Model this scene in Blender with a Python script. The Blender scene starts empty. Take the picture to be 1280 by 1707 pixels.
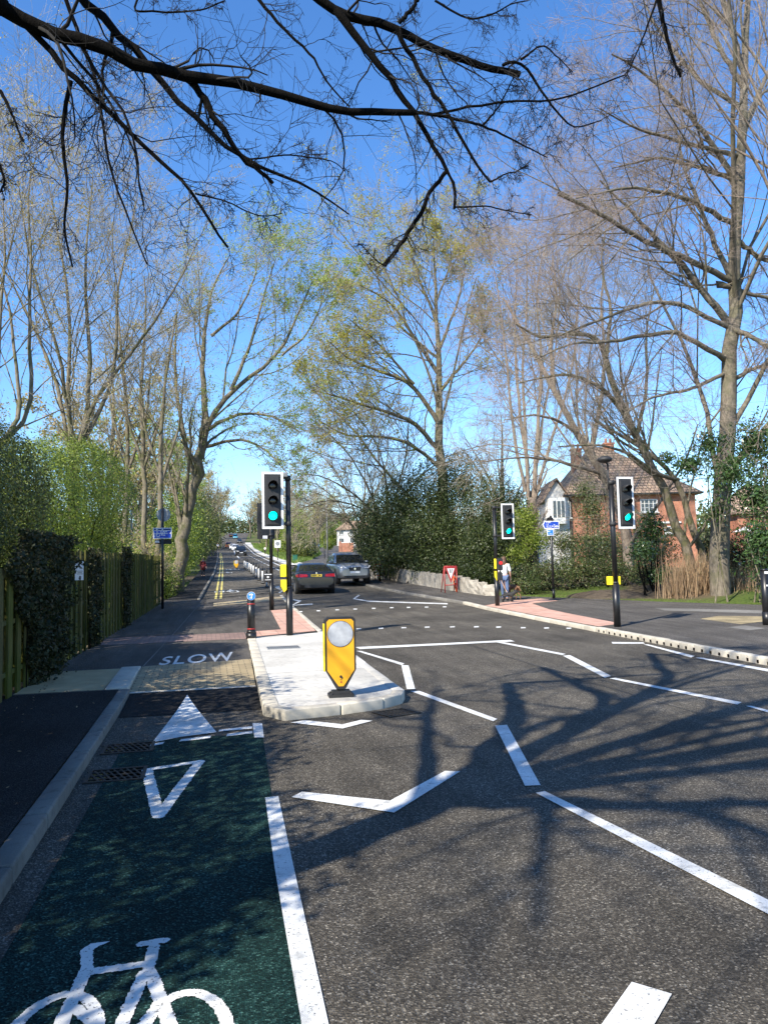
import bpy, bmesh, math, random
import numpy as np
from mathutils import Vector, Matrix
rng = np.random.default_rng(7); random.seed(7)
SC = bpy.context.scene; COL = SC.collection
R = math.radians
# ------------------------------------------------------------------ camera, light
F = 1282.; CX, CY = 640., 853.5; CAM = np.array([0, 0, 1.6])
yaw, pit, rol = R(13.05), R(4.45), R(1.29)
FW = np.array([math.sin(yaw)*math.cos(pit), math.cos(yaw)*math.cos(pit), math.sin(pit)])
_r0 = np.array([math.cos(yaw), -math.sin(yaw), 0]); _u0 = np.cross(_r0, FW)
RG = math.cos(rol)*_r0 - math.sin(rol)*_u0; UP = math.sin(rol)*_r0 + math.cos(rol)*_u0
cd = bpy.data.cameras.new('camera'); cam = bpy.data.objects.new('camera', cd); COL.objects.link(cam)
cd.sensor_fit = 'HORIZONTAL'; cd.sensor_width = 36; cd.lens = 36*F/1280; cd.clip_start = .05; cd.clip_end = 4000
M4 = Matrix.Identity(4)
for i in range(3):
    M4[i][0] = RG[i]; M4[i][1] = UP[i]; M4[i][2] = -FW[i]; M4[i][3] = CAM[i]
cam.matrix_world = M4; SC.camera = cam
SUN_AZ, SUN_EL = 231., 39.
W = bpy.data.worlds.new('World'); SC.world = W; W.use_nodes = True
nt = W.node_tree; sky = nt.nodes.new('ShaderNodeTexSky'); sky.sky_type = 'NISHITA'; sky.sun_disc = False
sky.sun_elevation = R(SUN_EL); sky.sun_rotation = R(SUN_AZ); sky.air_density = 1.0; sky.dust_density = .1; sky.ozone_density = 4.0; sky.altitude = 50
bg = nt.nodes['Background']; bg.inputs[1].default_value = .13
hs = nt.nodes.new('ShaderNodeHueSaturation'); hs.inputs['Hue'].default_value = .505; hs.inputs['Saturation'].default_value = 1.2; hs.inputs['Value'].default_value = 1.14
nt.links.new(sky.outputs[0], hs.inputs['Color']); nt.links.new(hs.outputs[0], bg.inputs[0])
sl = bpy.data.lights.new('sun', 'SUN'); sl.energy = 5.0; sl.angle = R(.5); sl.color = (1, .925, .79)
so = bpy.data.objects.new('sun', sl); COL.objects.link(so)
sdir = Vector((math.sin(R(SUN_AZ))*math.cos(R(SUN_EL)), math.cos(R(SUN_AZ))*math.cos(R(SUN_EL)), math.sin(R(SUN_EL))))
so.rotation_euler = sdir.to_track_quat('Z', 'Y').to_euler()
SC.view_settings.view_transform = 'Standard'; SC.view_settings.look = 'None'; SC.view_settings.exposure = .95; SC.view_settings.gamma = 1
# ------------------------------------------------------------------ terrain and pixel helpers
KN = [(-80, 0), (10, 0), (16, .1), (20, .18), (25, .3), (30, .43), (34, .58), (38, .76), (60, 1.7), (100, 3.4), (148, 5.5), (220, 9.3), (290, 13), (400, 23), (600, 25.5), (1600, 26)]
KY = [k[0] for k in KN]; KZ = [k[1] for k in KN]
def T(y): return float(np.interp(y, KY, KZ))
def Tv(y): return np.interp(y, KY, KZ)
def ray(px, py): return FW + RG*(px-CX)/F - UP*(py-CY)/F
def G(px, py, h=0.):                       # where the sight line through a photo pixel meets the ground raised by h
    d = ray(px, py); f = lambda t: CAM[2]+d[2]*t-T(CAM[1]+d[1]*t)-h
    t = .5
    while t < 900:
        t2 = t*1.02+.02
        if f(t2) <= 0:
            for _ in range(40):
                m = (t+t2)/2
                if f(m) > 0: t = m
                else: t2 = m
            return (float(CAM[0]+d[0]*t), float(CAM[1]+d[1]*t))
        t = t2
    raise ValueError((px, py))
def at(px, py, Y):
    d = ray(px, py); return CAM + d*(Y/d[1])
def atr(px, py, r): return CAM + ray(px, py)*r
def zat(X, Y, py):                          # height at X,Y that appears on pixel row py
    lo, hi = -5., 60.
    for _ in range(50):
        m = (lo+hi)/2; v = np.array([X, Y, m])-CAM
        if CY-F*(v@UP)/(v@FW) > py: lo = m
        else: hi = m
    return lo
# ------------------------------------------------------------------ object helpers
def link(o, parent=None):
    COL.objects.link(o)
    if parent: o.parent = parent
    return o
def tag(o, label=None, cat=None, group=None, kind=None):
    for k, v in (('label', label), ('category', cat), ('group', group), ('kind', kind)):
        if v: o[k] = v
    return o
def thing(name, loc, label, cat, group=None, rz=0):
    o = bpy.data.objects.new(name, None); o.location = loc; o.rotation_euler = (0, 0, rz); o.empty_display_size = .2
    return tag(link(o), label, cat, group)
def copy_tree(o, parent=None):
    c = o.copy(); link(c, parent)
    for ch in list(o.children): copy_tree(ch, c)
    return c
def npmesh(name, V, Fq, mats, parent=None, smooth=False, mi=None):
    V = np.asarray(V, np.float32); Fq = np.asarray(Fq, np.int32); n, k = Fq.shape
    me = bpy.data.meshes.new(name)
    me.vertices.add(len(V)); me.vertices.foreach_set('co', V.ravel())
    me.loops.add(n*k); me.loops.foreach_set('vertex_index', Fq.ravel())
    me.polygons.add(n); me.polygons.foreach_set('loop_start', np.arange(0, n*k, k, dtype=np.int32))
    if smooth: me.polygons.foreach_set('use_smooth', np.ones(n, bool))
    for m in (mats if isinstance(mats, (list, tuple)) else [mats]): me.materials.append(m)
    if mi is not None: me.polygons.foreach_set('material_index', np.asarray(mi, np.int32))
    me.update(calc_edges=True); 
    return link(bpy.data.objects.new(name, me), parent)
class MB:
    def __init__(s): s.bm = bmesh.new(); s.mi = 0
    def box(s, c, d, rot=None, mi=0):
        m = Matrix.Translation(c) @ (rot.to_4x4() if rot else Matrix.Identity(4)) @ Matrix.Diagonal((d[0], d[1], d[2], 1))
        r = bmesh.ops.create_cube(s.bm, size=1, matrix=m)
        for f in set(f for v in r['verts'] for f in v.link_faces): f.material_index = mi
        return s
    def cyl(s, p, q, r1, r2=None, n=16, mi=0, cap=True):
        p, q = Vector(p), Vector(q); d = q-p; r2 = r1 if r2 is None else r2
        m = Matrix.Translation((p+q)/2) @ d.to_track_quat('Z', 'Y').to_matrix().to_4x4()
        r = bmesh.ops.create_cone(s.bm, cap_ends=cap, segments=n, radius1=r1, radius2=r2, depth=d.length, matrix=m)
        for f in set(f for v in r['verts'] for f in v.link_faces):
            f.material_index = mi; f.smooth = len(f.verts) == 4
        return s
    def ball(s, c, r, sc=(1, 1, 1), mi=0, n=12):
        m = Matrix.Translation(c) @ Matrix.Diagonal((sc[0], sc[1], sc[2], 1))
        rr = bmesh.ops.create_uvsphere(s.bm, u_segments=n*2, v_segments=n, radius=r, matrix=m)
        for f in set(f for v in rr['verts'] for f in v.link_faces): f.material_index = mi; f.smooth = True
        return s
    def face(s, pts, mi=0):
        f = s.bm.faces.new([s.bm.verts.new(p) for p in pts]); f.material_index = mi; return f
    def prism(s, pts, vec, mi=0):            # polygon extruded along vec
        a = [s.bm.verts.new(p) for p in pts]; b = [s.bm.verts.new(Vector(p)+Vector(vec)) for p in pts]; n = len(a)
        fs = [s.bm.faces.new(a[::-1]), s.bm.faces.new(b)]
        for i in range(n): fs.append(s.bm.faces.new((a[i], a[(i+1) % n], b[(i+1) % n], b[i])))
        for f in fs: f.material_index = mi
        return s
    def tube(s, pts, r, n=8, mi=0):
        for i in range(len(pts)-1): s.cyl(pts[i], pts[i+1], r, n=n, mi=mi)
        for p in pts[1:-1]: s.ball(p, r, n=5, mi=mi)
        return s
    def bevel(s, w, seg=2, ang=30):
        es = [e for e in s.bm.edges if len(e.link_faces) == 2 and e.calc_face_angle() > R(ang)]
        bmesh.ops.bevel(s.bm, geom=es, offset=w, segments=seg, affect='EDGES', profile=.5, clamp_overlap=True); return s
    def build(s, name, mats, parent=None, smooth=False):
        bmesh.ops.recalc_face_normals(s.bm, faces=s.bm.faces)
        me = bpy.data.meshes.new(name); s.bm.to_mesh(me); s.bm.free()
        if smooth:
            for p in me.polygons: p.use_smooth = True
        for m in (mats if isinstance(mats, (list, tuple)) else [mats]): me.materials.append(m)
        return link(bpy.data.objects.new(name, me), parent)
def ground_poly(name, pts, h, mat, parent=None, kind=None, cuts=(), thick=0):
    """flat polygon in x,y laid on the terrain at height h (number or function of x,y)"""
    bm = bmesh.new(); bm.faces.new([bm.verts.new((p[0], p[1], 0)) for p in pts])
    ys = [p[1] for p in pts]
    for k in list(KY)+list(cuts):
        if min(ys)+1e-3 < k < max(ys)-1e-3:
            bmesh.ops.bisect_plane(bm, geom=bm.verts[:]+bm.edges[:]+bm.faces[:], plane_co=(0, k, 0), plane_no=(0, 1, 0), dist=1e-5)
    for v in bm.verts: v.co.z = T(v.co.y)+(h(v.co.x, v.co.y) if callable(h) else h)
    bmesh.ops.triangulate(bm, faces=[f for f in bm.faces if len(f.verts) > 4])
    if thick:
        r = bmesh.ops.extrude_face_region(bm, geom=bm.faces[:])
        for v in [g for g in r['geom'] if isinstance(g, bmesh.types.BMVert)]: v.co.z -= thick
    bmesh.ops.recalc_face_normals(bm, faces=bm.faces)
    if not thick:
        for f in bm.faces:
            if f.normal.z < 0: f.normal_flip()
    me = bpy.data.meshes.new(name); bm.to_mesh(me); bm.free(); me.materials.append(mat)
    o = link(bpy.data.objects.new(name, me), parent)
    if kind: o['kind'] = kind
    return o
def mark(name, pix, h, mat, parent, hg=None): # painted marking given by photo pixels
    hh = hg if hg is not None else (h if not callable(h) else .05)
    return ground_poly(name, [G(x, y, hh) for x, y in pix], h, mat, parent, cuts=(9.5, 13.2))
# ------------------------------------------------------------------ materials
MATS = {}
def mat(name, col=(.5, .5, .5), rough=.6, metal=0., spec=.5, build=None):
    if name in MATS: return MATS[name]
    m = bpy.data.materials.new(name); m.use_nodes = True; n = m.node_tree; b = n.nodes['Principled BSDF']
    b.inputs['Base Color'].default_value = (*col, 1); b.inputs['Roughness'].default_value = rough; b.inputs['Metallic'].default_value = metal
    b.inputs['Specular IOR Level'].default_value = spec
    if build: build(n, b)
    MATS[name] = m; return m
def N(n, t, **k):
    x = n.nodes.new(t)
    for a, v in k.items():
        if a in x.inputs: x.inputs[a].default_value = v
        else: setattr(x, a, v)
    return x
def coord(n, sc=(1, 1, 1), rot=(0, 0, 0)):
    c = n.nodes.new('ShaderNodeTexCoord'); mp = n.nodes.new('ShaderNodeMapping'); mp.inputs['Scale'].default_value = sc; mp.inputs['Rotation'].default_value = rot
    n.links.new(c.outputs['Object'], mp.inputs[0]); return mp.outputs[0]
def ramp(n, src, stops, interp='LINEAR'):
    r = n.nodes.new('ShaderNodeValToRGB'); e = r.color_ramp.elements; r.color_ramp.interpolation = interp
    while len(e) < len(stops): e.new(.5)
    for i, (p, c) in enumerate(stops):
        e[i].position = p; e[i].color = (*c, 1) if len(c) == 3 else c
    n.links.new(src, r.inputs[0]); return r.outputs[0]
def noise(n, co, scale, detail=4, rough=.55):
    t = N(n, 'ShaderNodeTexNoise', Scale=scale, Detail=detail, Roughness=rough); n.links.new(co, t.inputs['Vector']); return t.outputs[0]
def mix(n, fac, a, b, mode='MIX'):
    x = n.nodes.new('ShaderNodeMix'); x.data_type = 'RGBA'; x.blend_type = mode
    for i, v in ((0, fac), (6, a), (7, b)):
        if isinstance(v, bpy.types.NodeSocket): n.links.new(v, x.inputs[i])
        elif isinstance(v, (int, float)): x.inputs[i].default_value = v
        else: x.inputs[i].default_value = (*v, 1)
    return x.outputs[2]
def bump(n, b, src, strength=.3, dist=.01):
    u = N(n, 'ShaderNodeBump', Strength=strength, Distance=dist); n.links.new(src, u.inputs['Height']); n.links.new(u.outputs[0], b.inputs['Normal'])
def lnk(n, s, b, i='Base Color'): n.links.new(s, b.inputs[i])
def asphalt(dark, chip, sc=95., big=(.75, 1.25), chipmax=.5):
    def f(n, b):
        co = coord(n)
        v = N(n, 'ShaderNodeTexVoronoi', Scale=sc); n.links.new(co, v.inputs['Vector'])
        hsv = n.nodes.new('ShaderNodeSeparateColor'); n.links.new(v.outputs['Color'], hsv.inputs[0])
        c = ramp(n, hsv.outputs[0], [(0, tuple(x*.45 for x in dark)), (.55, dark), (.8, tuple(x*1.6 for x in dark)), (.93, chip), (1, tuple(min(1, x*1.9) for x in chip))])
        g = ramp(n, noise(n, co, .55, 5), [(.3, (big[0],)*3), (.7, (big[1],)*3)])
        g2 = ramp(n, noise(n, coord(n, (3, .35, 1)), 1.2, 5, .65), [(.3, (.7,)*3), (.72, (1.25,)*3)])
        lnk(n, mix(n, 1, mix(n, 1, c, g, 'MULTIPLY'), g2, 'MULTIPLY'), b)
        bump(n, b, v.outputs['Distance'], .9, .006)
    return f
def speck(base, amt=.25, sc=30., fine=220., bstr=.15):
    def f(n, b):
        co = coord(n)
        a = ramp(n, noise(n, co, sc*.05, 5), [(.3, tuple(x*(1-amt) for x in base)), (.7, tuple(min(1, x*(1+amt)) for x in base))])
        c = ramp(n, noise(n, co, fine, 2), [(.3, (1-amt*.7,)*3), (.6, (1,)*3)])
        d = ramp(n, noise(n, co, sc, 4), [(.28, (1-amt,)*3), (.5, (1,)*3)])
        lnk(n, mix(n, 1, mix(n, 1, a, c, 'MULTIPLY'), d, 'MULTIPLY'), b)
        bump(n, b, noise(n, co, fine, 3), bstr, .004)
    return f
def f_paint(n, b):                          # thermoplastic road paint, pitted so that tarmac shows
    co = coord(n); a = ramp(n, noise(n, co, 2.2, 5), [(.3, (.5, .5, .48)), (.65, (.76, .76, .73))])
    pit_ = ramp(n, noise(n, co, 70, 3, .6), [(.33, (0, 0, 0)), (.39, (1, 1, 1))])
    pit2 = ramp(n, noise(n, co, 5, 4, .7), [(.28, (.3,)*3), (.45, (1,)*3)])
    lnk(n, mix(n, mix(n, 1, pit_, pit2, 'MULTIPLY'), (.12, .12, .115), a), b); bump(n, b, noise(n, co, 120, 3), .35, .004)
def f_brick(c1, c2, mortar, bw, bh, ms, off=.5, bs=.4, rot=(0, 0, 0)):
    def f(n, b):
        co = coord(n, rot=rot); t = N(n, 'ShaderNodeTexBrick', Scale=1.0); t.offset = off
        t.inputs['Color1'].default_value = (*c1, 1); t.inputs['Color2'].default_value = (*c2, 1); t.inputs['Mortar'].default_value = (*mortar, 1)
        t.inputs['Brick Width'].default_value = bw; t.inputs['Row Height'].default_value = bh; t.inputs['Mortar Size'].default_value = ms
        n.links.new(co, t.inputs['Vector'])
        g = ramp(n, noise(n, coord(n), 1.6, 5), [(.3, (.72,)*3), (.7, (1.15,)*3)])
        lnk(n, mix(n, 1, t.outputs[0], g, 'MULTIPLY'), b)
        inv = n.nodes.new('ShaderNodeMath'); inv.operation = 'SUBTRACT'; inv.inputs[0].default_value = 1; n.links.new(t.outputs['Fac'], inv.inputs[1]); bump(n, b, inv.outputs[0], bs, .006)
    return f
def f_blister(base):
    def f(n, b):
        co = coord(n, (15, 15, 0)); v = N(n, 'ShaderNodeTexVoronoi', Scale=1.0, Randomness=0.0); n.links.new(co, v.inputs['Vector'])
        bump(n, b, ramp(n, v.outputs['Distance'], [(.2, (1,)*3), (.36, (0,)*3)]), .6, .006)
        t = N(n, 'ShaderNodeTexBrick', Scale=1.0); t.offset = 0; t.inputs['Color1'].default_value = (*base, 1); t.inputs['Color2'].default_value = (base[0]*.86, base[1]*.84, base[2]*.82, 1)
        t.inputs['Mortar'].default_value = (.25, .2, .17, 1); t.inputs['Brick Width'].default_value = .4; t.inputs['Row Height'].default_value = .4; t.inputs['Mortar Size'].default_value = .008
        n.links.new(coord(n), t.inputs['Vector']); g = ramp(n, noise(n, coord(n), 3, 5), [(.3, (.75,)*3), (.7, (1.1,)*3)])
        lnk(n, mix(n, 1, t.outputs[0], g, 'MULTIPLY'), b)
    return f
def f_cord(n, b):
    co = coord(n); w = N(n, 'ShaderNodeTexWave', Scale=4.2, Distortion=0.0); w.bands_direction = 'Y'; n.links.new(co, w.inputs['Vector'])
    bump(n, b, w.outputs[1], .5, .01); lnk(n, mix(n, 1, ramp(n, noise(n, co, 3, 5), [(.3, (.36, .28, .15)), (.7, (.5, .39, .22))]), ramp(n, w.outputs[1], [(.1, (.75,)*3), (.4, (1,)*3)]), 'MULTIPLY'), b)
def f_wood(n, b):
    co = coord(n, (1, 1, .12)); isl = n.nodes.new('ShaderNodeNewGeometry')
    c = ramp(n, isl.outputs['Random Per Island'], [(0, (.07, .07, .018)), (.5, (.11, .105, .028)), (.8, (.085, .075, .03)), (1, (.14, .125, .05))])
    s = ramp(n, noise(n, co, 22, 5, .65), [(.3, (.55,)*3), (.65, (1.15,)*3)])
    g = ramp(n, noise(n, coord(n), 1.3, 4), [(.35, (1, 1, 1)), (.65, (.75, .95, .5))])
    lnk(n, mix(n, 1, mix(n, 1, c, s, 'MULTIPLY'), g, 'MULTIPLY'), b); bump(n, b, noise(n, co, 40, 4), .3, .004)
def f_bark(c1, c2, sc=6., lich=None):
    def f(n, b):
        co = coord(n, (1, 1, .3)); c = ramp(n, noise(n, co, sc*3, 6, .7), [(.3, c1), (.68, c2)])
        if lich: c = mix(n, ramp(n, noise(n, coord(n), sc*.5, 5), [(.48, (0,)*3), (.6, (.8,)*3)]), c, lich)
        lnk(n, c, b); bump(n, b, noise(n, co, sc*6, 6, .7), .8, .02)
    return f
def leafmat(name, cols, rough=.45, trans=.3):
    if name in MATS: return MATS[name]
    def f(n, b):
        g = n.nodes.new('ShaderNodeNewGeometry'); k = len(cols)-1
        c = ramp(n, g.outputs['Random Per Island'], [(i/k, x) for i, x in enumerate(cols)]); lnk(n, c, b)
        tr = n.nodes.new('ShaderNodeBsdfTranslucent'); n.links.new(mix(n, 1, c, (1.5, 1.6, .7), 'MULTIPLY'), tr.inputs[0])
        ms = n.nodes.new('ShaderNodeMixShader'); ms.inputs[0].default_value = trans; o = n.nodes['Material Output']
        n.links.new(b.outputs[0], ms.inputs[1]); n.links.new(tr.outputs[0], ms.inputs[2]); n.links.new(ms.outputs[0], o.inputs[0])
    return mat(name, rough=rough, spec=.4, build=f)
def emis(name, col, s):
    def f(n, b): b.inputs['Emission Color'].default_value = (*col, 1); b.inputs['Emission Strength'].default_value = s
    return mat(name, tuple(x*.3 for x in col), .3, build=f)
def f_glass(n, b): b.inputs['Coat Weight'].default_value = .6
def carpaint(name, c, metal=.4):
    def f(n, b): b.inputs['Coat Weight'].default_value = .8; b.inputs['Coat Roughness'].default_value = .05
    return mat(name, c, .35, metal, build=f)
m_road = mat('asphalt_road', rough=.9, spec=.25, build=asphalt((.072, .0635, .051), (.16, .145, .12), 115., (.62, 1.38)))
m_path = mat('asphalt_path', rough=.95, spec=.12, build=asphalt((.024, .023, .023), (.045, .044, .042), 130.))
m_foot = mat('asphalt_footway', rough=.92, spec=.2, build=asphalt((.085, .077, .068), (.13, .12, .108), 140.))
m_green = mat('green_lane', rough=.95, spec=.12, build=asphalt((.008, .028, .025), (.03, .072, .062), 110.))
m_paint = mat('road_paint', rough=.6, build=f_paint)
m_yell = mat('yellow_paint', rough=.6, build=speck((.62, .52, .12), .3))
m_conc = mat('concrete_pale', rough=.85, spec=.3, build=speck((.56, .54, .49), .26, 14.))
m_kerb = mat('kerb_stone', rough=.9, spec=.3, build=speck((.19, .18, .16), .35, 10., 180., .4))
m_kerbp = mat('kerb_pale', rough=.85, spec=.3, build=speck((.5, .46, .38), .2, 10.))
m_beige = mat('beige_block', rough=.85, spec=.3, build=f_brick((.4, .32, .19), (.33, .26, .15), (.12, .1, .07), .2, .1, .008))
m_cord = mat('corduroy_paving', rough=.85, spec=.3, build=f_cord)
m_beigeb = mat('beige_blister', rough=.85, spec=.3, build=f_blister((.5, .4, .24)))
m_red = mat('red_blister', rough=.85, spec=.3, build=f_blister((.6, .36, .28)))
m_pink = mat('pink_pavers', rough=.85, spec=.3, build=f_brick((.3, .2, .17), (.24, .16, .14), (.1, .08, .07), .2, .1, .008))
m_wood = mat('fence_wood', rough=.9, spec=.2, build=f_wood)
m_black = mat('black_coating', (.012, .012, .013), .38, spec=.5, build=speck((.012, .012, .013), .3, 20., 150., .05))
m_mblk = mat('matt_black', (.02, .02, .021), .6)
m_white = mat('white_plastic', (.78, .78, .78), .45)
m_reflw = mat('reflective_white', (.7, .7, .7), .4)
m_yel = mat('sign_yellow', rough=.42, build=speck((.82, .4, .015), .06, 6.))
m_yelb = mat('bright_yellow', (.85, .68, .02), .45)
def f_ref(n, b):
    co = coord(n); lnk(n, ramp(n, noise(n, co, 7, 3), [(.35, (.36, .37, .4)), (.7, (.6, .61, .64))]), b); b.inputs['Metallic'].default_value = .3
m_ref = mat('retroreflector', rough=.32, build=f_ref)
m_blue = mat('sign_blue', (.01, .07, .5), .4)
m_blue2 = mat('sign_blue_light', (.03, .22, .8), .4)
m_navy = mat('sign_navy', (.01, .04, .16), .4)
m_grey = mat('grey_metal', (.3, .31, .32), .5, .4)
m_redp = mat('red_sign', (.36, .03, .03), .5)
m_orange = mat('orange_plastic', (.75, .13, .03), .5)
m_glow = emis('green_signal_lit', (.0, .8, .6), 2.2)
m_redl = emis('red_signal_lit', (.9, .02, .02), .9)
m_lens = mat('dark_lens', (.012, .009, .009), .15)
m_grate = mat('cast_iron', (.03, .028, .026), .6, .6)
m_tyre = mat('tyre_rubber', (.015, .015, .015), .8)
m_rim = mat('alloy_rim', (.45, .45, .46), .35, .8)
m_glass = mat('car_glass', (.012, .016, .02), .05, spec=.7, build=f_glass)
m_win = mat('window_glass', (.05, .06, .07), .06, spec=.7)
m_chrome = mat('chrome', (.7, .7, .7), .15, 1.)
m_tail = mat('tail_lamp', (.35, .01, .015), .15)
m_head = mat('head_lamp', (.65, .67, .7), .1, .2)
m_plate_y = mat('plate_yellow', (.72, .52, .06), .5)
m_brick = mat('house_brick', rough=.9, spec=.2, build=f_brick((.5, .17, .085), (.42, .14, .07), (.4, .3, .24), .225, .075, .01, rot=(R(90), 0, 0)))
m_tile = mat('roof_tile', rough=.9, spec=.2, build=f_brick((.38, .27, .19), (.29, .2, .145), (.1, .075, .055), .3, .25, .03, bs=1.0))
m_wfr = mat('white_joinery', (.75, .75, .73), .5)
m_render = mat('white_render', rough=.9, build=speck((.55, .54, .52), .12))
m_stone = mat('stone_wall', rough=.9, spec=.2, build=speck((.36, .33, .28), .35, 5., 60., .6))
m_soil = mat('soil', rough=.95, spec=.1, build=speck((.12, .095, .07), .4, 6., 40., .8))
m_skin = mat('skin', (.55, .33, .24), .5); m_hair = mat('brown_hair', (.09, .045, .025), .6)
m_shirt = mat('white_cloth', (.75, .75, .75), .8); m_denim = mat('denim', rough=.85, build=speck((.1, .15, .27), .3, 20.))
m_dcl = mat('dark_cloth', (.02, .02, .025), .85); m_redc = mat('red_coat', (.13, .012, .016), .8)
m_dog = mat('brown_fur', rough=.8, build=speck((.2, .1, .05), .4, 15.)); m_dogb = mat('black_fur', (.012, .011, .011), .7)
m_lead = mat('tan_lead', (.5, .3, .18), .7)
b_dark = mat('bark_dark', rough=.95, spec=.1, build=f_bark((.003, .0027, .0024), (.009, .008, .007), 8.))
b_grey = mat('bark_grey', rough=.95, spec=.15, build=f_bark((.09, .075, .054), (.25, .215, .16), 5., (.1, .1, .045)))
b_plane = mat('bark_plane', rough=.95, spec=.15, build=f_bark((.07, .06, .048), (.24, .205, .16), 4., (.13, .12, .08)))
b_birch = mat('bark_pale', rough=.95, spec=.15, build=f_bark((.11, .085, .065), (.3, .245, .2), 4.))
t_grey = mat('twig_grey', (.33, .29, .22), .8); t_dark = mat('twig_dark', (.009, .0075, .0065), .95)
t_red = mat('twig_russet', (.28, .215, .175), .8); t_tan = mat('twig_tan', (.3, .235, .15), .8); t_pale = mat('twig_pale', (.33, .29, .24), .8)
l_holly = leafmat('leaf_holly', [(.012, .02, .006), (.026, .042, .01), (.045, .066, .015), (.08, .095, .025)], .5, .15)
l_hedge = leafmat('leaf_hedge', [(.04, .065, .01), (.1, .145, .018), (.18, .235, .03), (.27, .32, .05)], .5, .16)
l_hedged = leafmat('leaf_hedge_dark', [(.02, .028, .005), (.042, .058, .009), (.08, .1, .015), (.16, .175, .03)], .5, .15)
l_young = leafmat('leaf_young', [(.18, .24, .045), (.27, .34, .07), (.36, .42, .12)], .5, .4)
l_olive = leafmat('leaf_olive', [(.23, .2, .035), (.34, .29, .05), (.28, .3, .07), (.42, .37, .1)], .5, .4)
l_bud = leafmat('leaf_buds', [(.3, .22, .1), (.38, .3, .15), (.28, .26, .1)], .6, .3)
l_ivy = leafmat('leaf_ivy', [(.01, .018, .005), (.022, .034, .009), (.04, .042, .014), (.05, .04, .02)], .7, .12)
l_laurel = leafmat('leaf_laurel', [(.018, .04, .012), (.04, .08, .02), (.06, .11, .03), (.1, .14, .07)], .22, .15)
l_bramble = leafmat('leaf_bramble', [(.03, .045, .015), (.06, .09, .025), (.1, .13, .04), (.13, .1, .05)], .45, .2)
l_yellow = leafmat('leaf_bright', [(.09, .13, .02), (.17, .22, .03), (.25, .28, .05)], .45, .35)
l_grass = leafmat('grass_blades', [(.07, .12, .02), (.12, .19, .03), (.2, .25, .06)], .5, .3)
l_dead = leafmat('dead_stems', [(.26, .17, .1), (.4, .28, .17), (.2, .13, .08)], .8, .1)
l_litter = leafmat('leaf_litter', [(.16, .1, .05), (.25, .18, .1), (.1, .07, .04), (.3, .24, .15)], .8, .1)
def f_ground(n, b):
    co = coord(n); e = ramp(n, noise(n, co, 3, 6, .7), [(.3, (.07, .055, .035)), (.7, (.16, .125, .085))])
    g = ramp(n, noise(n, co, 9, 6, .7), [(.3, (.045, .075, .015)), (.7, (.11, .15, .035))])
    lnk(n, mix(n, ramp(n, noise(n, co, .25, 5), [(.42, (0,)*3), (.58, (1,)*3)]), e, g), b); bump(n, b, noise(n, co, 25, 5), .8, .05)
m_ground = mat('ground_cover', rough=.95, spec=.1, build=f_ground)
# ------------------------------------------------------------------ ground, road, paths
xs = np.concatenate([np.linspace(-600, -20, 12), np.linspace(-14, 34, 25), np.linspace(50, 900, 14)])
ys = np.array(sorted(set(KY+list(range(-60, 120, 4))+list(range(120, 700, 20))+[800, 1000, 1300])), float)
gx, gy = np.meshgrid(xs, ys); gz = Tv(gy)-.07+np.clip((-gx-20)/60, 0, 1)*1.0
gz = gz+np.where((gx > 13) & (gx < 40) & (gy > 22) & (gy < 48), np.clip((gx-12.9-np.clip(29.-gy, 0, 9)*.5)/5, 0, 1)*.5, 0)
nx, ny = len(xs), len(ys); idx = np.arange(nx*ny).reshape(ny, nx)
ground = npmesh('ground', np.c_[gx.ravel(), gy.ravel(), gz.ravel()], np.c_[idx[:-1, :-1].ravel(), idx[:-1, 1:].ravel(), idx[1:, 1:].ravel(), idx[1:, :-1].ravel()], m_ground)
ground['kind'] = 'structure'
XLk = [(-60, -1.), (11, -1.0), (13, -1.), (32, -.3), (60, .6), (94, 1.3), (146, 2.1), (322, 4.4), (425, 12.3), (520, 22)]
XRk = [(-60, 8.4), (10.5, 8.5), (17, 8.77), (24, 8.94), (27, 9.14), (30.3, 9.02), (37.7, 8.35), (60, 7.75), (79, 7.67), (150, 9.4), (300, 14.36), (425, 23), (520, 34)]
def XL(y): return float(np.interp(y, *zip(*XLk)))
def XR(y): return float(np.interp(y, *zip(*XRk)))
yy = sorted(set([k for k in KY if -50 < k < 500]+[k[0] for k in XLk]+[k[0] for k in XRk]))
yy = [y for y in yy if -60 <= y <= 520]
def strip(name, fa, fb, ylist, h, m, parent=None, kind='structure'):
    ylist = sorted(set(list(ylist)+[k for k in KY if min(ylist) < k < max(ylist)]))
    V = []; Q = []
    for i, y in enumerate(ylist):
        z = T(y)+(h(y) if callable(h) else h); V += [(fa(y), y, z), (fb(y), y, z)]
        if i: Q.append((2*i-2, 2*i-1, 2*i+1, 2*i))
    o = npmesh(name, V, Q, m, parent)
    if kind: o['kind'] = kind
    return o
road = strip('road', lambda y: XL(y)-.02, lambda y: XR(y)+.02, yy, 0, m_road)
sideroad = ground_poly('side_road', [(8.0, 43), (10.0, 46), (13.5, 66), (20, 100), (28, 140), (38, 195), (52, 260), (62, 300), (54, 304), (44, 265), (29, 200), (18.6, 140), (13.2, 110), (10.2, 88), (7.6, 74)], .004, m_foot, kind='structure')
def fenceX(y): return float(np.interp(y, [-30, 10, 13, 31.3], [-2.6, -2.47, -2.42, -1.74]))
def pathL(y): return float(np.interp(y, [-30, 10, 31.3, 36, 45, 60, 100, 200, 330], [-2.7, -2.6, -1.85, -1.3, -1.0, -.65, 0, .8, 2.4]))
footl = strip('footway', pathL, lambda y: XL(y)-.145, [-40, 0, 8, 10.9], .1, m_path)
footl2 = strip('footway', pathL, lambda y: XL(y)-.125, [33, 36, 45, 60, 94, 100, 146, 200, 322], .1, m_path)
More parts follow.
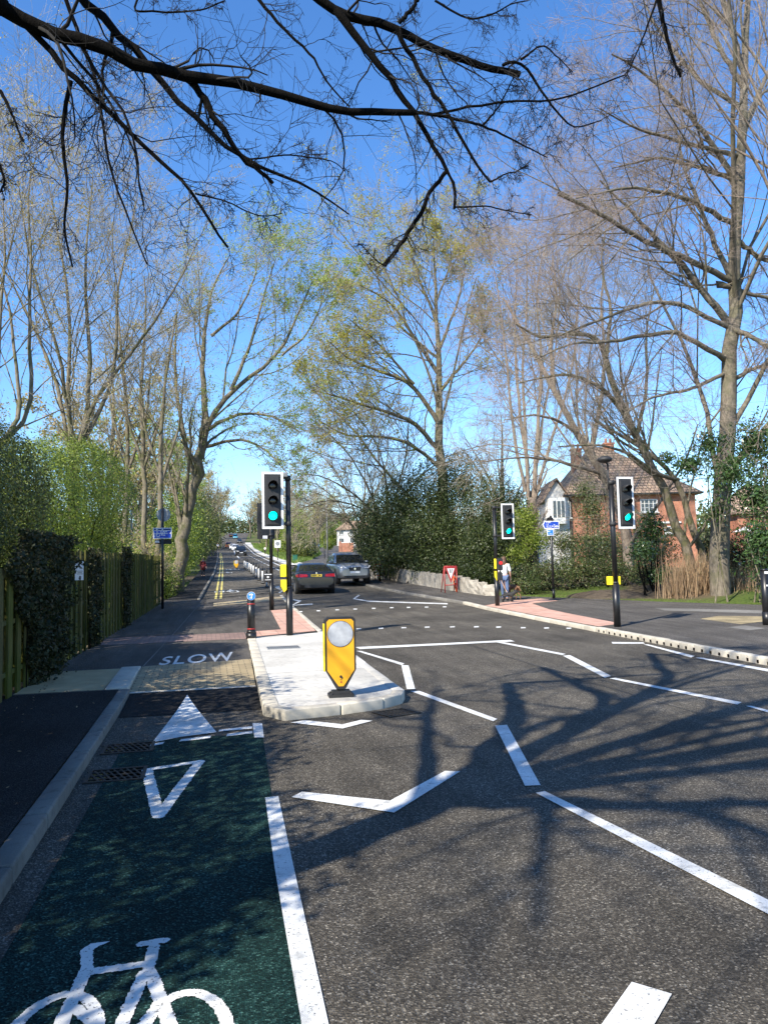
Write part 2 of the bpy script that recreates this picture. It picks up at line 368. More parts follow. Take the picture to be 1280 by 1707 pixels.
RAMP0, RAMP1 = 9.4, 12.6
def hc(y): return float(np.interp(y, [RAMP0, RAMP1, 32.5, 35], [.006, .1, .1, .006]))
islL = [(0.63, 9.1), (0.87, 17.5)]
def xis(y): return float(np.interp(y, [9.1, 17.2], [.62, .86]))
# cycle track: ramp up, raised part, ramp down
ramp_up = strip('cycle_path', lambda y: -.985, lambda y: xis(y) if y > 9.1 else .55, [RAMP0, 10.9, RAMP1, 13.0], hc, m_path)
raised = ground_poly('shared_path', [(fenceX(13)-.1, 10.9), (-1.145, 10.9), (-1.145, 13.0), (xis(13), 13.0), (.86, 17.0), (2.66, 18.2), (3.05, 29), (3.25, 34.2), (2.9, 34.2), (-.25, 32.5), (-.42, 32.5), (-.42, 33), (pathL(33), 33), (fenceX(31)-.15, 31), (fenceX(20)-.1, 20)], .1, m_foot, kind='structure', thick=.1)
def kerb(name, path, w, top, m, stone=.915, side=1, gap=.006, parent=None, jit=.004, h0=-.06, slots=False):
    """run of separate kerb stones along a world polyline; w to the left(+)/right(-) of travel"""
    P = [Vector((p[0], p[1])) for p in path]; mb = MB(); pts = []
    for a, b in zip(P[:-1], P[1:]):
        L = (b-a).length; n = max(1, round(L/stone))
        for i in range(n): pts.append((a.lerp(b, i/n), a.lerp(b, (i+1)/n)))
    for k, (a, b) in enumerate(pts):
        d = (b-a).normalized(); nn = Vector((-d.y, d.x))*w; a2 = a+d*gap; b2 = b-d*gap
        tv = lambda p: T(p.y)+(top(p.y) if callable(top) else top)+random.uniform(-jit, jit)
        bot = lambda p: T(p.y)+h0
        o = Vector((random.uniform(-jit, jit), random.uniform(-jit, jit)))
        q = [a2+o, b2+o, b2+nn+o, a2+nn+o]
        vs = [mb.bm.verts.new((p.x, p.y, bot(p))) for p in q]+[mb.bm.verts.new((p.x, p.y, tv(p))) for p in q]
        for f in ((0, 3, 2, 1), (4, 5, 6, 7), (0, 1, 5, 4), (1, 2, 6, 5), (2, 3, 7, 6), (3, 0, 4, 7)): mb.bm.faces.new([vs[i] for i in f])
    bmesh.ops.recalc_face_normals(mb.bm, faces=mb.bm.faces); mb.bevel(.016, 2)
    o = mb.build(name, m, parent, True); o['kind'] = 'structure'; return o
kerb('kerb', [(-1.0, -12), (-1.0, 8.2)], .145, .1, m_kerb)
kerb('kerb', [(-1.0, 8.2), (-1.0, 10.9)], .145, lambda y: float(np.interp(y, [8.2, 10.9], [.1, .112])), m_kerb)
kerb('kerb', [(-1.03, 10.95), (-1.03, 13.1)], .3, lambda y: .125, m_kerbp, .72)
kerb('kerb', [(XL(y), y) for y in (33, 45, 60, 94, 146, 250)], .125, .1, m_kerb)
yR = [-20, 0, 10.5, 16.4]
kerb('kerb', [(XR(y), y) for y in yR], -.15, .115, m_kerbp, .5, parent=None)
drop = kerb('kerb', [(XR(y), y) for y in (16.4, 17, 20, 24, 27)], -.15, .096, m_kerbp, .915)
kerb('kerb', [(XR(y), y) for y in (27, 30.3, 37.7, 43)], -.15, .1, m_kerb, .915)
kerb('kerb', [(XR(y), y) for y in (76, 79, 150, 300)], -.15, .1, m_kerb, 1.8)
# slots of the drainage kerb
mb = MB()
for i in range(76):
    y = 16.2-i*.25
    mb.box((XR(y)-.004, y, T(y)+.04), (.014, .045, .05))
mb.build('kerb_inlet_slots', m_lens, None)['kind'] = 'structure'
footr = ground_poly('footway', [(8.5, -20), (8.65, 10.5), (8.92, 16.5), (9.09, 24), (9.29, 27), (9.17, 30.3), (8.5, 37.7), (8.25, 43), (9.9, 45), (10.15, 47.5), (10.85, 34.8), (11.1, 30.4), (12.3, 29), (15.35, 23.4), (17.2, 20.6), (24, 17), (30, 15), (30, -20)], lambda x, y: .1 if not 16.5 < y < 26.9 else .1, m_foot, kind='structure')
footr2 = strip('footway', lambda y: XR(y)+.15, lambda y: XR(y)+2.2, [76, 79, 100, 150, 300], .1, m_conc)
P_ = lambda l, h: [G(x, y, h) for x, y in l]
ground_poly('path', P_([(1089, 1013.5), (1275, 1018), (1330, 1020), (1330, 1025), (1275, 1023), (1108, 1018)], .1), .104, m_kerb, kind='structure')
ground_poly('gravel', P_([(1167, 1032), (1235, 1041), (1290, 1034), (1290, 1028), (1198, 1027)], .1), .104, mat('gravel_mat', rough=.95, build=speck((.3, .24, .13), .5, 30., 60., .8)), kind='structure')
ground_poly('paving_slab', P_([(1212, 1046), (1243, 1043), (1276, 1048), (1249, 1051)], .1), .104, m_kerb, kind='structure')
red = ground_poly('tactile_paving', [(XR(17)+.15, 16.55), (XR(20)+.15, 20), (XR(24)+.15, 24.6), (11.0, 26.6), (12.3, 27.2), (12.3, 25.7), (10.9, 24.8), (10.25, 22.), (9.75, 17.0)], lambda x, y: .105, m_red, kind='structure')
# ------------------------------------------------------------------ island
isl_out = [(0.86, 17.3), (0.62, 9.4), (0.66, 8.85), (0.82, 8.58), (1.48, 8.72), (2.02, 8.93), (2.30, 9.18), (2.42, 9.5), (2.66, 17.9)]
def inset(poly, d):
    out = []; n = len(poly)
    for i in range(n):
        a, b, c = (Vector(poly[j % n]) for j in (i-1, i, i+1)); e1 = (b-a).normalized(); e2 = (c-b).normalized()
        n1 = Vector((-e1.y, e1.x)); n2 = Vector((-e2.y, e2.x)); m = (n1+n2).normalized(); out.append(tuple(b+m*d/max(.4, m.dot(n1))))
    return out
isl_in = inset(isl_out, .15)
island = ground_poly('traffic_island', isl_in[:1]+isl_in[1:], .112, m_conc, kind='structure', thick=.1)
ik = kerb('kerb', [(0.62, 8.98), (0.82, 8.58)], .15, .118, m_kerbp, .4, parent=island)
kerb('kerb', [(0.82, 8.58), (1.48, 8.72), (2.02, 8.93)], .15, .118, m_kerbp, .7, parent=island)
kerb('kerb', [(2.02, 8.93), (2.30, 9.18), (2.42, 9.5)], .15, .118, m_kerbp, .35, parent=island)
kerb('kerb', [(2.42, 9.5), (2.66, 17.9)], .15, .116, m_conc, .915, parent=island)
kerb('kerb', [(0.86, 17.2), (0.62, 9.0)], .18, .12, m_kerbp, .6, parent=island)
kerb('kerb', [(2.66, 18.1), (3.05, 29), (3.25, 34)], .14, .108, m_kerbp, .915)
mb = MB()
for k in range(3): pass
ground_poly('slab_joint', [(.8, 11.6), (2.5, 11.65), (2.5, 11.662), (.8, 11.612)], .114, m_kerb, island)
ground_poly('slab_joint', [(.8, 14.4), (2.55, 14.45), (2.55, 14.462), (.8, 14.412)], .114, m_kerb, island)
# paving colour areas
ground_poly('corduroy_paving', [(-2.45, 10.95), (-1.34, 10.95), (-1.34, 13.05), (-2.4, 13.05)], .104, m_cord, kind='structure')
strip('block_paving', lambda y: -1.02, lambda y: xis(y)-.02, [10.95, 12.6, 13.0], lambda y: hc(y)+.005, m_beige)
ground_poly('block_paving', [(-1.02, 13.0), (xis(13)-.02, 13.0), (xis(13.6)-.02, 13.5), (-1.02, 13.2)], .104, m_beige, kind='structure')
strip('path_edging', lambda y: -1.02, lambda y: xis(y)-.02, [10.83, 10.94], lambda y: hc(y)+.006, m_kerbp)
ground_poly('paver_band', [(-2.2, 16.9), (.84, 17.0), (.86, 18.5), (-2.15, 18.4)], .104, m_pink, kind='structure')
ground_poly('tactile_paving', [(.9, 17.35), (2.5, 18.2), (2.92, 26.2), (2.05, 25.6), (1.75, 18.9), (.9, 18.6)], .105, m_red, kind='structure')
ground_poly('tactile_paving', [G(356, 1011, .1), G(409, 1006, .1), G(445, 1002, .1), G(475, 1000, .1), G(469, 995, .1), G(449, 995, .1), G(407, 1001, .1), G(356, 1005, .1)], .105, m_beigeb, kind='structure')
ground_poly('path_joint_line', P_([(238, 1111), (240, 1111), (336, 1003), (335.3, 1003)], .1), .104, m_kerb, kind='structure')
# ------------------------------------------------------------------ markings
H = .004
strip('cycle_lane', lambda y: float(np.interp(y, [-6, 3, 7.5, 8.8], [-1., -.86, -.78, -.62])), lambda y: float(np.interp(y, [-6, 2.8, 5.7, 8.2], [.3, .335, .45, .55])), [-6, 2.8, 5.7, 7.5, 8.0], H, m_green)
def paint(name, pix, h=.008, hg=0, m=m_paint, parent=None): return mark(name, pix, h, m, parent or road, hg)
paint('edge_line', [(442, 1332), (464, 1329), (490, 1450), (547, 1707), (620, 2100), (565, 2100), (502, 1707), (458, 1450)])
paint('chevron', [(503, 1322), (650, 1337), (742, 1287), (767, 1288), (657, 1357), (486, 1331)])
paint('chevron', [(508, 1202), (571, 1209), (602, 1201.5), (621, 1203), (571, 1216), (484, 1206)])
paint('stop_line', [(600, 1083), (592, 1079.5), (760, 1072), (850, 1067.5), (858, 1070)])
paint('lane_line', [(594, 1086), (602, 1086), (674, 1107), (670, 1110)])
paint('lane_line', [(669, 1110), (681, 1110), (692, 1150), (678, 1150)])
paint('lane_line', [(684, 1153), (699, 1153), (829, 1200), (822, 1204)])
paint('lane_line', [(825, 1211), (845, 1210), (901, 1311), (875, 1312)])
paint('lane_line', [(893, 1324), (908, 1321), (1280, 1503), (1500, 1611), (1500, 1642), (1280, 1527)])
paint('lane_line', [(824, 1071), (838, 1071), (943, 1091), (937, 1093)])
paint('lane_line', [(938, 1094), (950, 1093), (1019, 1128), (1008, 1131)])
paint('lane_line', [(1016, 1132), (1026, 1131), (1236, 1172), (1229, 1176)])
paint('lane_line', [(1243, 1178), (1252, 1178), (1330, 1198), (1330, 1204)])
paint('lane_line', [(1019, 1071), (1072, 1071.5), (1075, 1074), (1021, 1074)])
paint('lane_line', [(1072, 1075), (1080, 1075), (1158, 1094.5), (1152, 1097)])
paint('lane_line', [(1159, 1097.5), (1168, 1097), (1330, 1124), (1330, 1129)])
paint('lane_line', [(1053, 1641), (1120, 1661), (1040, 1800), (940, 1800)])
for xa, ya_, yb_ in ((5.15, 7, 15), (5.2, 16, 30)):   # sealed joints in the tarmac
    ground_poly('tar_seam', [(xa, ya_), (xa+.01, ya_), (xa+.05, (ya_+yb_)/2), (xa+.02, yb_), (xa, yb_), (xa+.03, (ya_+yb_)/2)], .004, mat('tar_seal', (.012, .012, .012), .5), road)
# cycle track markings (on the ramp at the end)
hr = lambda x, y: (hc(y) if y > RAMP0 else 0)+.009
paint('give_way_marking', [(312, 1162), (361, 1219), (300, 1227), (254, 1236)], hr, .02)
paint('dash', [(249, 1246), (252, 1242), (275, 1238), (271, 1242)])
paint('dash', [(298, 1238), (302, 1234), (352, 1228), (350, 1232)])
paint('dash', [(364, 1221), (366, 1218), (420, 1212), (420, 1216)])
paint('dash', [(377, 1229), (379, 1225), (421, 1220), (421, 1224)])
paint('give_way_block', [(421, 1207), (437, 1207), (440, 1231), (424, 1231)])
def maskmark(name, segs, w, x0, x1, y0, y1, h, cell=.005, rag=.006, parent=None, poly=None):
    """marking made as a fine sheet cut out round a set of strokes, with slightly ragged edges"""
    ax = np.arange(x0, x1, cell); ay = np.arange(y0, y1, cell); X, Y = np.meshgrid(ax+cell/2, ay+cell/2); D = np.full(X.shape, 9.)
    for (a, b, ww) in segs:
        a = np.array(a); b = np.array(b); ab = b-a; t = np.clip(((X-a[0])*ab[0]+(Y-a[1])*ab[1])/max(1e-9, ab@ab), 0, 1)
        D = np.minimum(D, np.hypot(X-a[0]-t*ab[0], Y-a[1]-t*ab[1])-ww/2)
    rn = rng.normal(size=(len(ay)//4+2, len(ax)//4+2)); rn = np.kron(rn, np.ones((4, 4)))[:len(ay), :len(ax)]
    for _ in range(2): rn = (rn+np.roll(rn, 1, 0)+np.roll(rn, -1, 0)+np.roll(rn, 1, 1)+np.roll(rn, -1, 1))/5
    M = D+rn*rag < 0; iy, ix = np.nonzero(M); n1 = len(ax)+1
    vid = np.full((len(ay)+1)*n1, -1); c = np.c_[iy*n1+ix, iy*n1+ix+1, (iy+1)*n1+ix+1, (iy+1)*n1+ix]; u = np.unique(c); vid[u] = np.arange(len(u))
    vx = x0+(u % n1)*cell; vy = y0+(u//n1)*cell
    return npmesh(name, np.c_[vx, vy, Tv(vy)+h], vid[c], m_paint, parent or road)
tri = [G(245, 1285), G(333, 1271), G(264, 1363)]
maskmark('give_way_triangle', [(tri[i], tri[(i+1) % 3], .085) for i in range(3)], .085, -.9, .1, 4.5, 7.4, .008, rag=.003)
def zp(x, y): return G(x/3.368, 1540+y/3.368)
# bicycle symbol: the upper part follows the photo, wheels complete it below the frame edge
S = []
def stroke(pts, w):
    for a, b in zip(pts[:-1], pts[1:]): S.append((a, b, w))
stroke([zp(595, 105), zp(530, 130), zp(485, 165), zp(490, 260)], .05)
stroke([zp(490, 260), zp(440, 370), zp(380, 500), zp(330, 600), zp(290, 680)], .055)
stroke([zp(495, 285), zp(800, 240)], .055)
stroke([zp(800, 125), zp(920, 105)], .05)
stroke([zp(865, 140), zp(835, 260)], .05)
stroke([zp(810, 290), zp(690, 560), zp(640, 700)], .052)
stroke([zp(840, 280), zp(900, 430), zp(955, 590), zp(985, 690)], .055)
stroke([zp(430, 490), zp(520, 570), zp(640, 700)], .05)
stroke([zp(900, 440), zp(830, 560), zp(640, 700)], .045)
wc1 = np.array(zp(1030, 690)); wc0 = np.array(zp(270, 700))
for c in (wc0, wc1):
    rx, ry = (.155, .33)
    a = [tuple(c+np.array((rx*math.cos(t), ry*math.sin(t)))) for t in np.linspace(0, 2*math.pi, 40)]
    stroke(a, .05)
maskmark('bicycle_symbol', S, 0, -.85, .35, 1.9, 3.7, .008, cell=.004, rag=.0022)
# SLOW lettering from a text curve turned into a mesh
fc = bpy.data.curves.new('slow_text', 'FONT'); fc.body = 'SLOW'; fc.size = 1; fc.space_character = 1.12; fc.offset = .012
tmp = bpy.data.objects.new('slow_tmp', fc); COL.objects.link(tmp); dg = bpy.context.evaluated_depsgraph_get()
me = bpy.data.meshes.new_from_object(tmp.evaluated_get(dg)); bpy.data.objects.remove(tmp)
cs = np.empty(len(me.vertices)*3, np.float32); me.vertices.foreach_get('co', cs); cs = cs.reshape(-1, 3)
u = (cs[:, 0]-cs[:, 0].min())/np.ptp(cs[:, 0]); v = (cs[:, 1]-cs[:, 1].min())/np.ptp(cs[:, 1])
q00, q10, q01, q11 = (np.array(G(*p, .1)) for p in ((263, 1110), (391, 1102.5), (274, 1096), (388, 1087.5)))
xy = (q00*(1-u)[:, None]+q10*u[:, None])*(1-v)[:, None]+(q01*(1-u)[:, None]+q11*u[:, None])*v[:, None]
co = np.c_[xy, Tv(xy[:, 1])+.108].astype(np.float32); me.vertices.foreach_set('co', co.ravel()); me.materials.append(m_paint); me.name = 'slow_lettering'
link(bpy.data.objects.new('slow_lettering', me), raised)
# far markings
paint('stop_line', [(611, 1001.5), (746, 1006), (746, 1008), (611, 1003.5)])
paint('zigzag_line', [(489, 999), (503, 1002), (489, 1009), (521, 1006.5), (521, 1008.5), (484, 1010), (497, 1003), (489, 1001)])
paint('zigzag_line', [(597, 992), (600, 993), (592, 998), (618, 1002.5), (612, 1003), (588, 999)])
paint('zigzag_line', [(458, 979), (466, 977), (466, 978), (459, 980.5), (473, 986), (466, 989), (464, 988), (470, 985.5)])
paint('lane_line', [(399, 996), (401, 996), (402, 999), (413, 997.5), (413, 999.5), (400, 1001)])
for a, b in ((501, 1020), (531, 1018.6), (562, 1017), (592, 1015.8), (623, 1014.6), (653, 1013.4), (681, 1013), (711, 1012.5), (741, 1012)): paint('stud', [(a-3, b+1), (a+3, b+.8), (a+3, b-.8), (a-3, b-.8)])
for a, b in ((598, 1049), (635, 1048), (673, 1047), (712, 1046), (754, 1045.5), (794, 1045.5), (831, 1046), (872, 1047), (911, 1047.5), (948, 1048)): paint('stud', [(a-4, b+1.2), (a+4, b+.8), (a+4, b-1), (a-4, b-.9)])
strip('yellow_line', lambda y: XL(y)+.22+.35*np.interp(y, [33, 60], [1, 0.3]), lambda y: XL(y)+.32+.35*np.interp(y, [33, 60], [1, .3]), [33, 45, 60, 94, 146, 160], .008, m_yell, road, None)
strip('yellow_line', lambda y: XL(y)+.44+.35*np.interp(y, [33, 60], [1, .3]), lambda y: XL(y)+.54+.35*np.interp(y, [33, 60], [1, .3]), [33, 45, 60, 94, 146, 160], .008, m_yell, road, None)
for i in range(14):                          # dashed line of the far carriageway
    y = 52+i*6.5; xm = float(np.interp(y, [40, 80, 150, 300], [4.6, 5.2, 6.5, 10.]))+.9
    ground_poly('dash', [(xm, y), (xm+.12, y), (xm+.12+.05, y+3.6), (xm+.05, y+3.6)], .008, m_paint, road)
strip('lane_line', lambda y: float(np.interp(y, [115, 150, 300], [4.6, 5.3, 9.2])), lambda y: float(np.interp(y, [115, 150, 300], [4.8, 5.55, 9.6])), [115, 150, 210, 290], .008, m_paint, road, None)
strip('edge_line', lambda y: XR(y)-.55, lambda y: XR(y)-.38, [76, 79, 150, 290], .008, m_paint, road, None)
for (a, b) in ((378, 986.5), (375, 955), (388, 949.5)):   # small cycle symbols in the far lane
    x, y = G(a, b); s = []
    for k in (-.35, .35):
        t_ = [(x+k+.2*math.cos(t), y+.75*math.sin(t)) for t in np.linspace(0, 6.283, 13)]; s += [(p, q, .09) for p, q in zip(t_[:-1], t_[1:])]
    s += [((x-.35, y), (x-.1, y+1.1), .09), ((x-.1, y+1.1), (x+.25, y+1.1), .09), ((x+.35, y), (x+.2, y+1.5), .09), ((x, y), (x+.25, y+1.1), .09)]
    maskmark('bicycle_symbol', s, 0, x-.8, x+.8, y-1.2, y+1.8, .008, cell=.04, rag=.01)
for p in ([(600, 1.)],): pass
# ------------------------------------------------------------------ vegetation tools
def nrm(v): return v/np.maximum(1e-9, np.linalg.norm(v, axis=-1, keepdims=True))
def tubes(P, Rd, S):
    n, k, _ = P.shape; t = nrm(np.gradient(P, axis=1)); ref = nrm(rng.normal(size=(n, 1, 3))+np.array([.01, .02, .03]))
    a = nrm(np.cross(t, np.broadcast_to(ref, t.shape))); b = np.cross(t, a); th = np.arange(S)*2*math.pi/S
    V = P[:, :, None]+Rd[:, :, None, None]*(np.cos(th)[:, None]*a[:, :, None]+np.sin(th)[:, None]*b[:, :, None])
    i = np.arange(n*k*S).reshape(n, k, S); j = np.roll(i, -1, 2)
    Q = np.stack([i[:, :-1], j[:, :-1], j[:, 1:], i[:, 1:]], -1).reshape(-1, 4)
    return V.reshape(-1, 3), Q
def resample(pts, k):
    p = np.array(pts, float); 
    d = np.r_[0, np.cumsum(np.linalg.norm(np.diff(p, axis=0), axis=1))]; s = np.linspace(0, d[-1], k)
    # smooth: Catmull-like by averaging a dense linear resample
    q = np.stack([np.interp(s, d, p[:, c]) for c in range(3)], 1)
    for _ in range(2): q[1:-1] = q[1:-1]*.5+(q[:-2]+q[2:])*.25
    return q
def grow(P, Rd, n, u=(.2, 1), L=(.4, .7), ang=(30, 60), k=5, wob=.25, up=.1, rr=.6, tip=.3, taper=.6, rmin=.0015, flat=None):
    N_, K, _ = P.shape; n = int(n); uu = rng.uniform(u[0], u[1], (N_, n)); 
    f = uu*(K-1); i0 = np.minimum(f.astype(int), K-2); w = (f-i0)[..., None]; r_ = np.arange(N_)[:, None]
    pos = P[r_, i0]*(1-w)+P[r_, i0+1]*w; tan = nrm(P[r_, i0+1]-P[r_, i0]); rad = Rd[r_, i0]*(1-w[..., 0])+Rd[r_, i0+1]*w[..., 0]
    plen = np.linalg.norm(np.diff(P, axis=1), axis=2).sum(1)[:, None]
    ln = plen*rng.uniform(L[0], L[1], (N_, n))*(1.15-taper*uu)
    pe = nrm(np.cross(tan, nrm(rng.normal(size=tan.shape)))); an = np.radians(rng.uniform(ang[0], ang[1], (N_, n)))[..., None]
    d = nrm(tan*np.cos(an)+pe*np.sin(an)); d = d.reshape(-1, 3); st = (ln.reshape(-1)/(k-1))[:, None]
    out = np.empty((len(d), k, 3)); out[:, 0] = pos.reshape(-1, 3)
    upv = np.array([0, 0, up])
    for j in range(1, k):
        d = nrm(d+rng.normal(size=d.shape)*wob+upv); out[:, j] = out[:, j-1]+d*st
    r0 = np.maximum(rmin, rad.reshape(-1)*rr*rng.uniform(.7, 1.05, len(d))); R2 = np.maximum(rmin*.6, r0[:, None]*np.linspace(1, tip, k)[None])
    return out, R2
def leaves(C, size, asp=.55, up=0.0, jit=.5, nor=None):
    n = len(C); s = size*rng.uniform(1-jit, 1+jit*.7, (n, 1)); nn = nrm(rng.normal(size=(n, 3))+np.array([0, 0, up])+(0 if nor is None else nor)); a = nrm(np.cross(nn, rng.normal(size=(n, 3)))); b = np.cross(nn, a)
    V = np.stack([C-a*s*.5, C+b*s*asp*.5-a*s*.05, C+a*s*.5, C-b*s*asp*.5-a*s*.05], 1)
    return V.reshape(-1, 3), np.arange(n*4).reshape(n, 4)
def cat(parts):
    Vs = []; Qs = []; o = 0
    for V, Q in parts: Vs.append(V); Qs.append(Q+o); o += len(V)
    return np.concatenate(Vs), np.concatenate(Qs)
def along(P, n, j=.05, per=5):             # leaf positions in small clusters on the twigs, towards their tips
    N_, K, _ = P.shape; m = n//per; i = rng.integers(0, N_, m); f = (1-rng.random(m)**2*.8)*(K-1); a = np.minimum(f.astype(int), K-2); w = (f-a)[:, None]
    C = P[i, a]*(1-w)+P[i, a+1]*w; return np.repeat(C, per, 0)+rng.normal(size=(m*per, 3))*j
def limbs_arr(limbs, k=14):
    P = np.stack([resample(l[0], k) for l in limbs]); Rr = np.stack([np.linspace(l[1], l[2], k) for l in limbs])
    P[:, 1:-1] += rng.normal(size=P[:, 1:-1].shape)*Rr[:, 1:-1, None]*.25
    return P, Rr
def tree(name, label, base, limbs, levels, bark, twig, leaf=None, nl=0, lsize=.06, lj=.1, group=None, lasp=.55, lvl=None, cat_='tree', k=14, lfilter=None):
    """limbs: (points, r0, r1) in world space; levels: dicts for grow(); first limb(s) are the trunk"""
    root = thing(name, base, label, cat_, group); B = np.array(base, float)
    P, Rr = limbs_arr(limbs, k); npmesh('trunk', *(lambda v: (v[0]-B, v[1]))(tubes(P, Rr, 10)), bark, root, True)
    prts = []; lev = [(P, Rr)]
    for li, g in enumerate(levels):
        P, Rr = grow(P, Rr, **g); lev.append((P, Rr)); prts.append((tubes(P, Rr, 6 if li == 0 else (4 if li == 1 else 3)), li))
    nb = min(2, len(prts)-1)
    br = [p for p, li in prts if li < nb]; tw = [p for p, li in prts if li >= nb]
    if br: V, Q = cat(br); npmesh('branches', V-B, Q, bark, root, True)
    if tw: V, Q = cat(tw); npmesh('twigs', V-B, Q, twig, root)
    if leaf:
        C = along(lev[-1 if lvl is None else lvl][0], nl, lj)
        if lfilter is not None: C = C[lfilter(C)]
        V, Q = leaves(C, lsize, lasp); npmesh('leaves', V-B, Q, leaf, root)
    return root
def lp(pix, Y, r0, r1):                     # limb from photo pixels at distance(s) Y, radii in metres
    n = len(pix); Ys = np.linspace(*Y, n) if isinstance(Y, tuple) else [Y]*n
    return ([at(p[0], p[1], y) for p, y in zip(pix, Ys)], r0, r1)
def bush(name, label, blobs, n, size, leaf, group=None, stem=b_dark, cat_='bush', asp=.55, shell=.55, rough=.22, stems=25, up=.0, twigs=0, twm=None, outn=.9):
    """leaf cloud filling a union of ellipsoids (centre, radii) with lumpy edges, stems inside"""
    bl = [(np.array(c, float), np.array(r, float)) for c, r in blobs]; c0 = bl[0][0]; base = np.array([c0[0], c0[1], T(c0[1])-.05])
    root = thing(name, tuple(base), label, cat_, group); wts = np.array([np.prod(r)**(2/3) for _, r in bl]); wts /= wts.sum()
    Cs = []; Ns = []
    for (c, r), w in zip(bl, wts):
        m = int(n*w*1.25); d = nrm(rng.normal(size=(m, 3))); 
        ph = rng.uniform(0, 6.28, (6, 3)); fr = rng.uniform(2.0, 6.5, (6, 3)); lump = sum(np.sin((d*fr[i]).sum(1)+ph[i, 0]) for i in range(6))/6
        rad = (shell+(1-shell)*rng.random(m)**.6)*(1+rough*lump*1.6)+rng.normal(size=m)*.03
        rad = np.where(rng.random(m) < .33, rng.uniform(.3, 1, m)*shell, rad)
        C = c+d*rad[:, None]*r
        ins = np.zeros(m, bool)
        for c2, r2 in bl:
            if c2 is not c: ins |= ((((C-c2)/r2)**2).sum(1) < (shell*.8)**2) & (rng.random(m) < .75)
        Cs.append(C[~ins]); Ns.append(nrm(d/r)[~ins]*outn)
    C = np.concatenate(Cs); NN = np.concatenate(Ns); C += (rng.normal(size=(len(C), 3))*size*.6)
    ok = C[:, 2] > Tv(C[:, 1])-.05; C = C[ok]; NN = NN[ok]
    if len(C) > n: pk = rng.permutation(len(C))[:n]; C = C[pk]; NN = NN[pk]
    V, Q = leaves(C, size, asp, up, nor=NN); npmesh('foliage', V-base, Q, leaf, root)
    L = []
    for i in range(stems):
        c, r = bl[rng.choice(len(bl), p=wts)]; e = c+nrm(rng.normal(size=3))*r*rng.uniform(.3, .8); s = np.array([c[0]+rng.normal()*r[0]*.25, c[1]+rng.normal()*r[1]*.25, T(c[1])-.05])
        L.append(([s, s*.55+e*.45+rng.normal(size=3)*.15, e], .035, .012))
    P, Rr = limbs_arr(L, 6); tb = [tubes(P, Rr, 5)]; P2, R2 = grow(P, Rr, 5, L=(.3, .6), k=4); tb.append(tubes(P2, R2, 3)); V, Q = cat(tb)
    npmesh('stems', V-base, Q, stem, root, True)
    if twigs:
        P3, R3 = grow(P2, R2, twigs, L=(.5, 1.), k=4, rmin=.003); V, Q = tubes(P3, R3, 3); npmesh('twigs', V-base, Q, twm or t_grey, root)
    return root
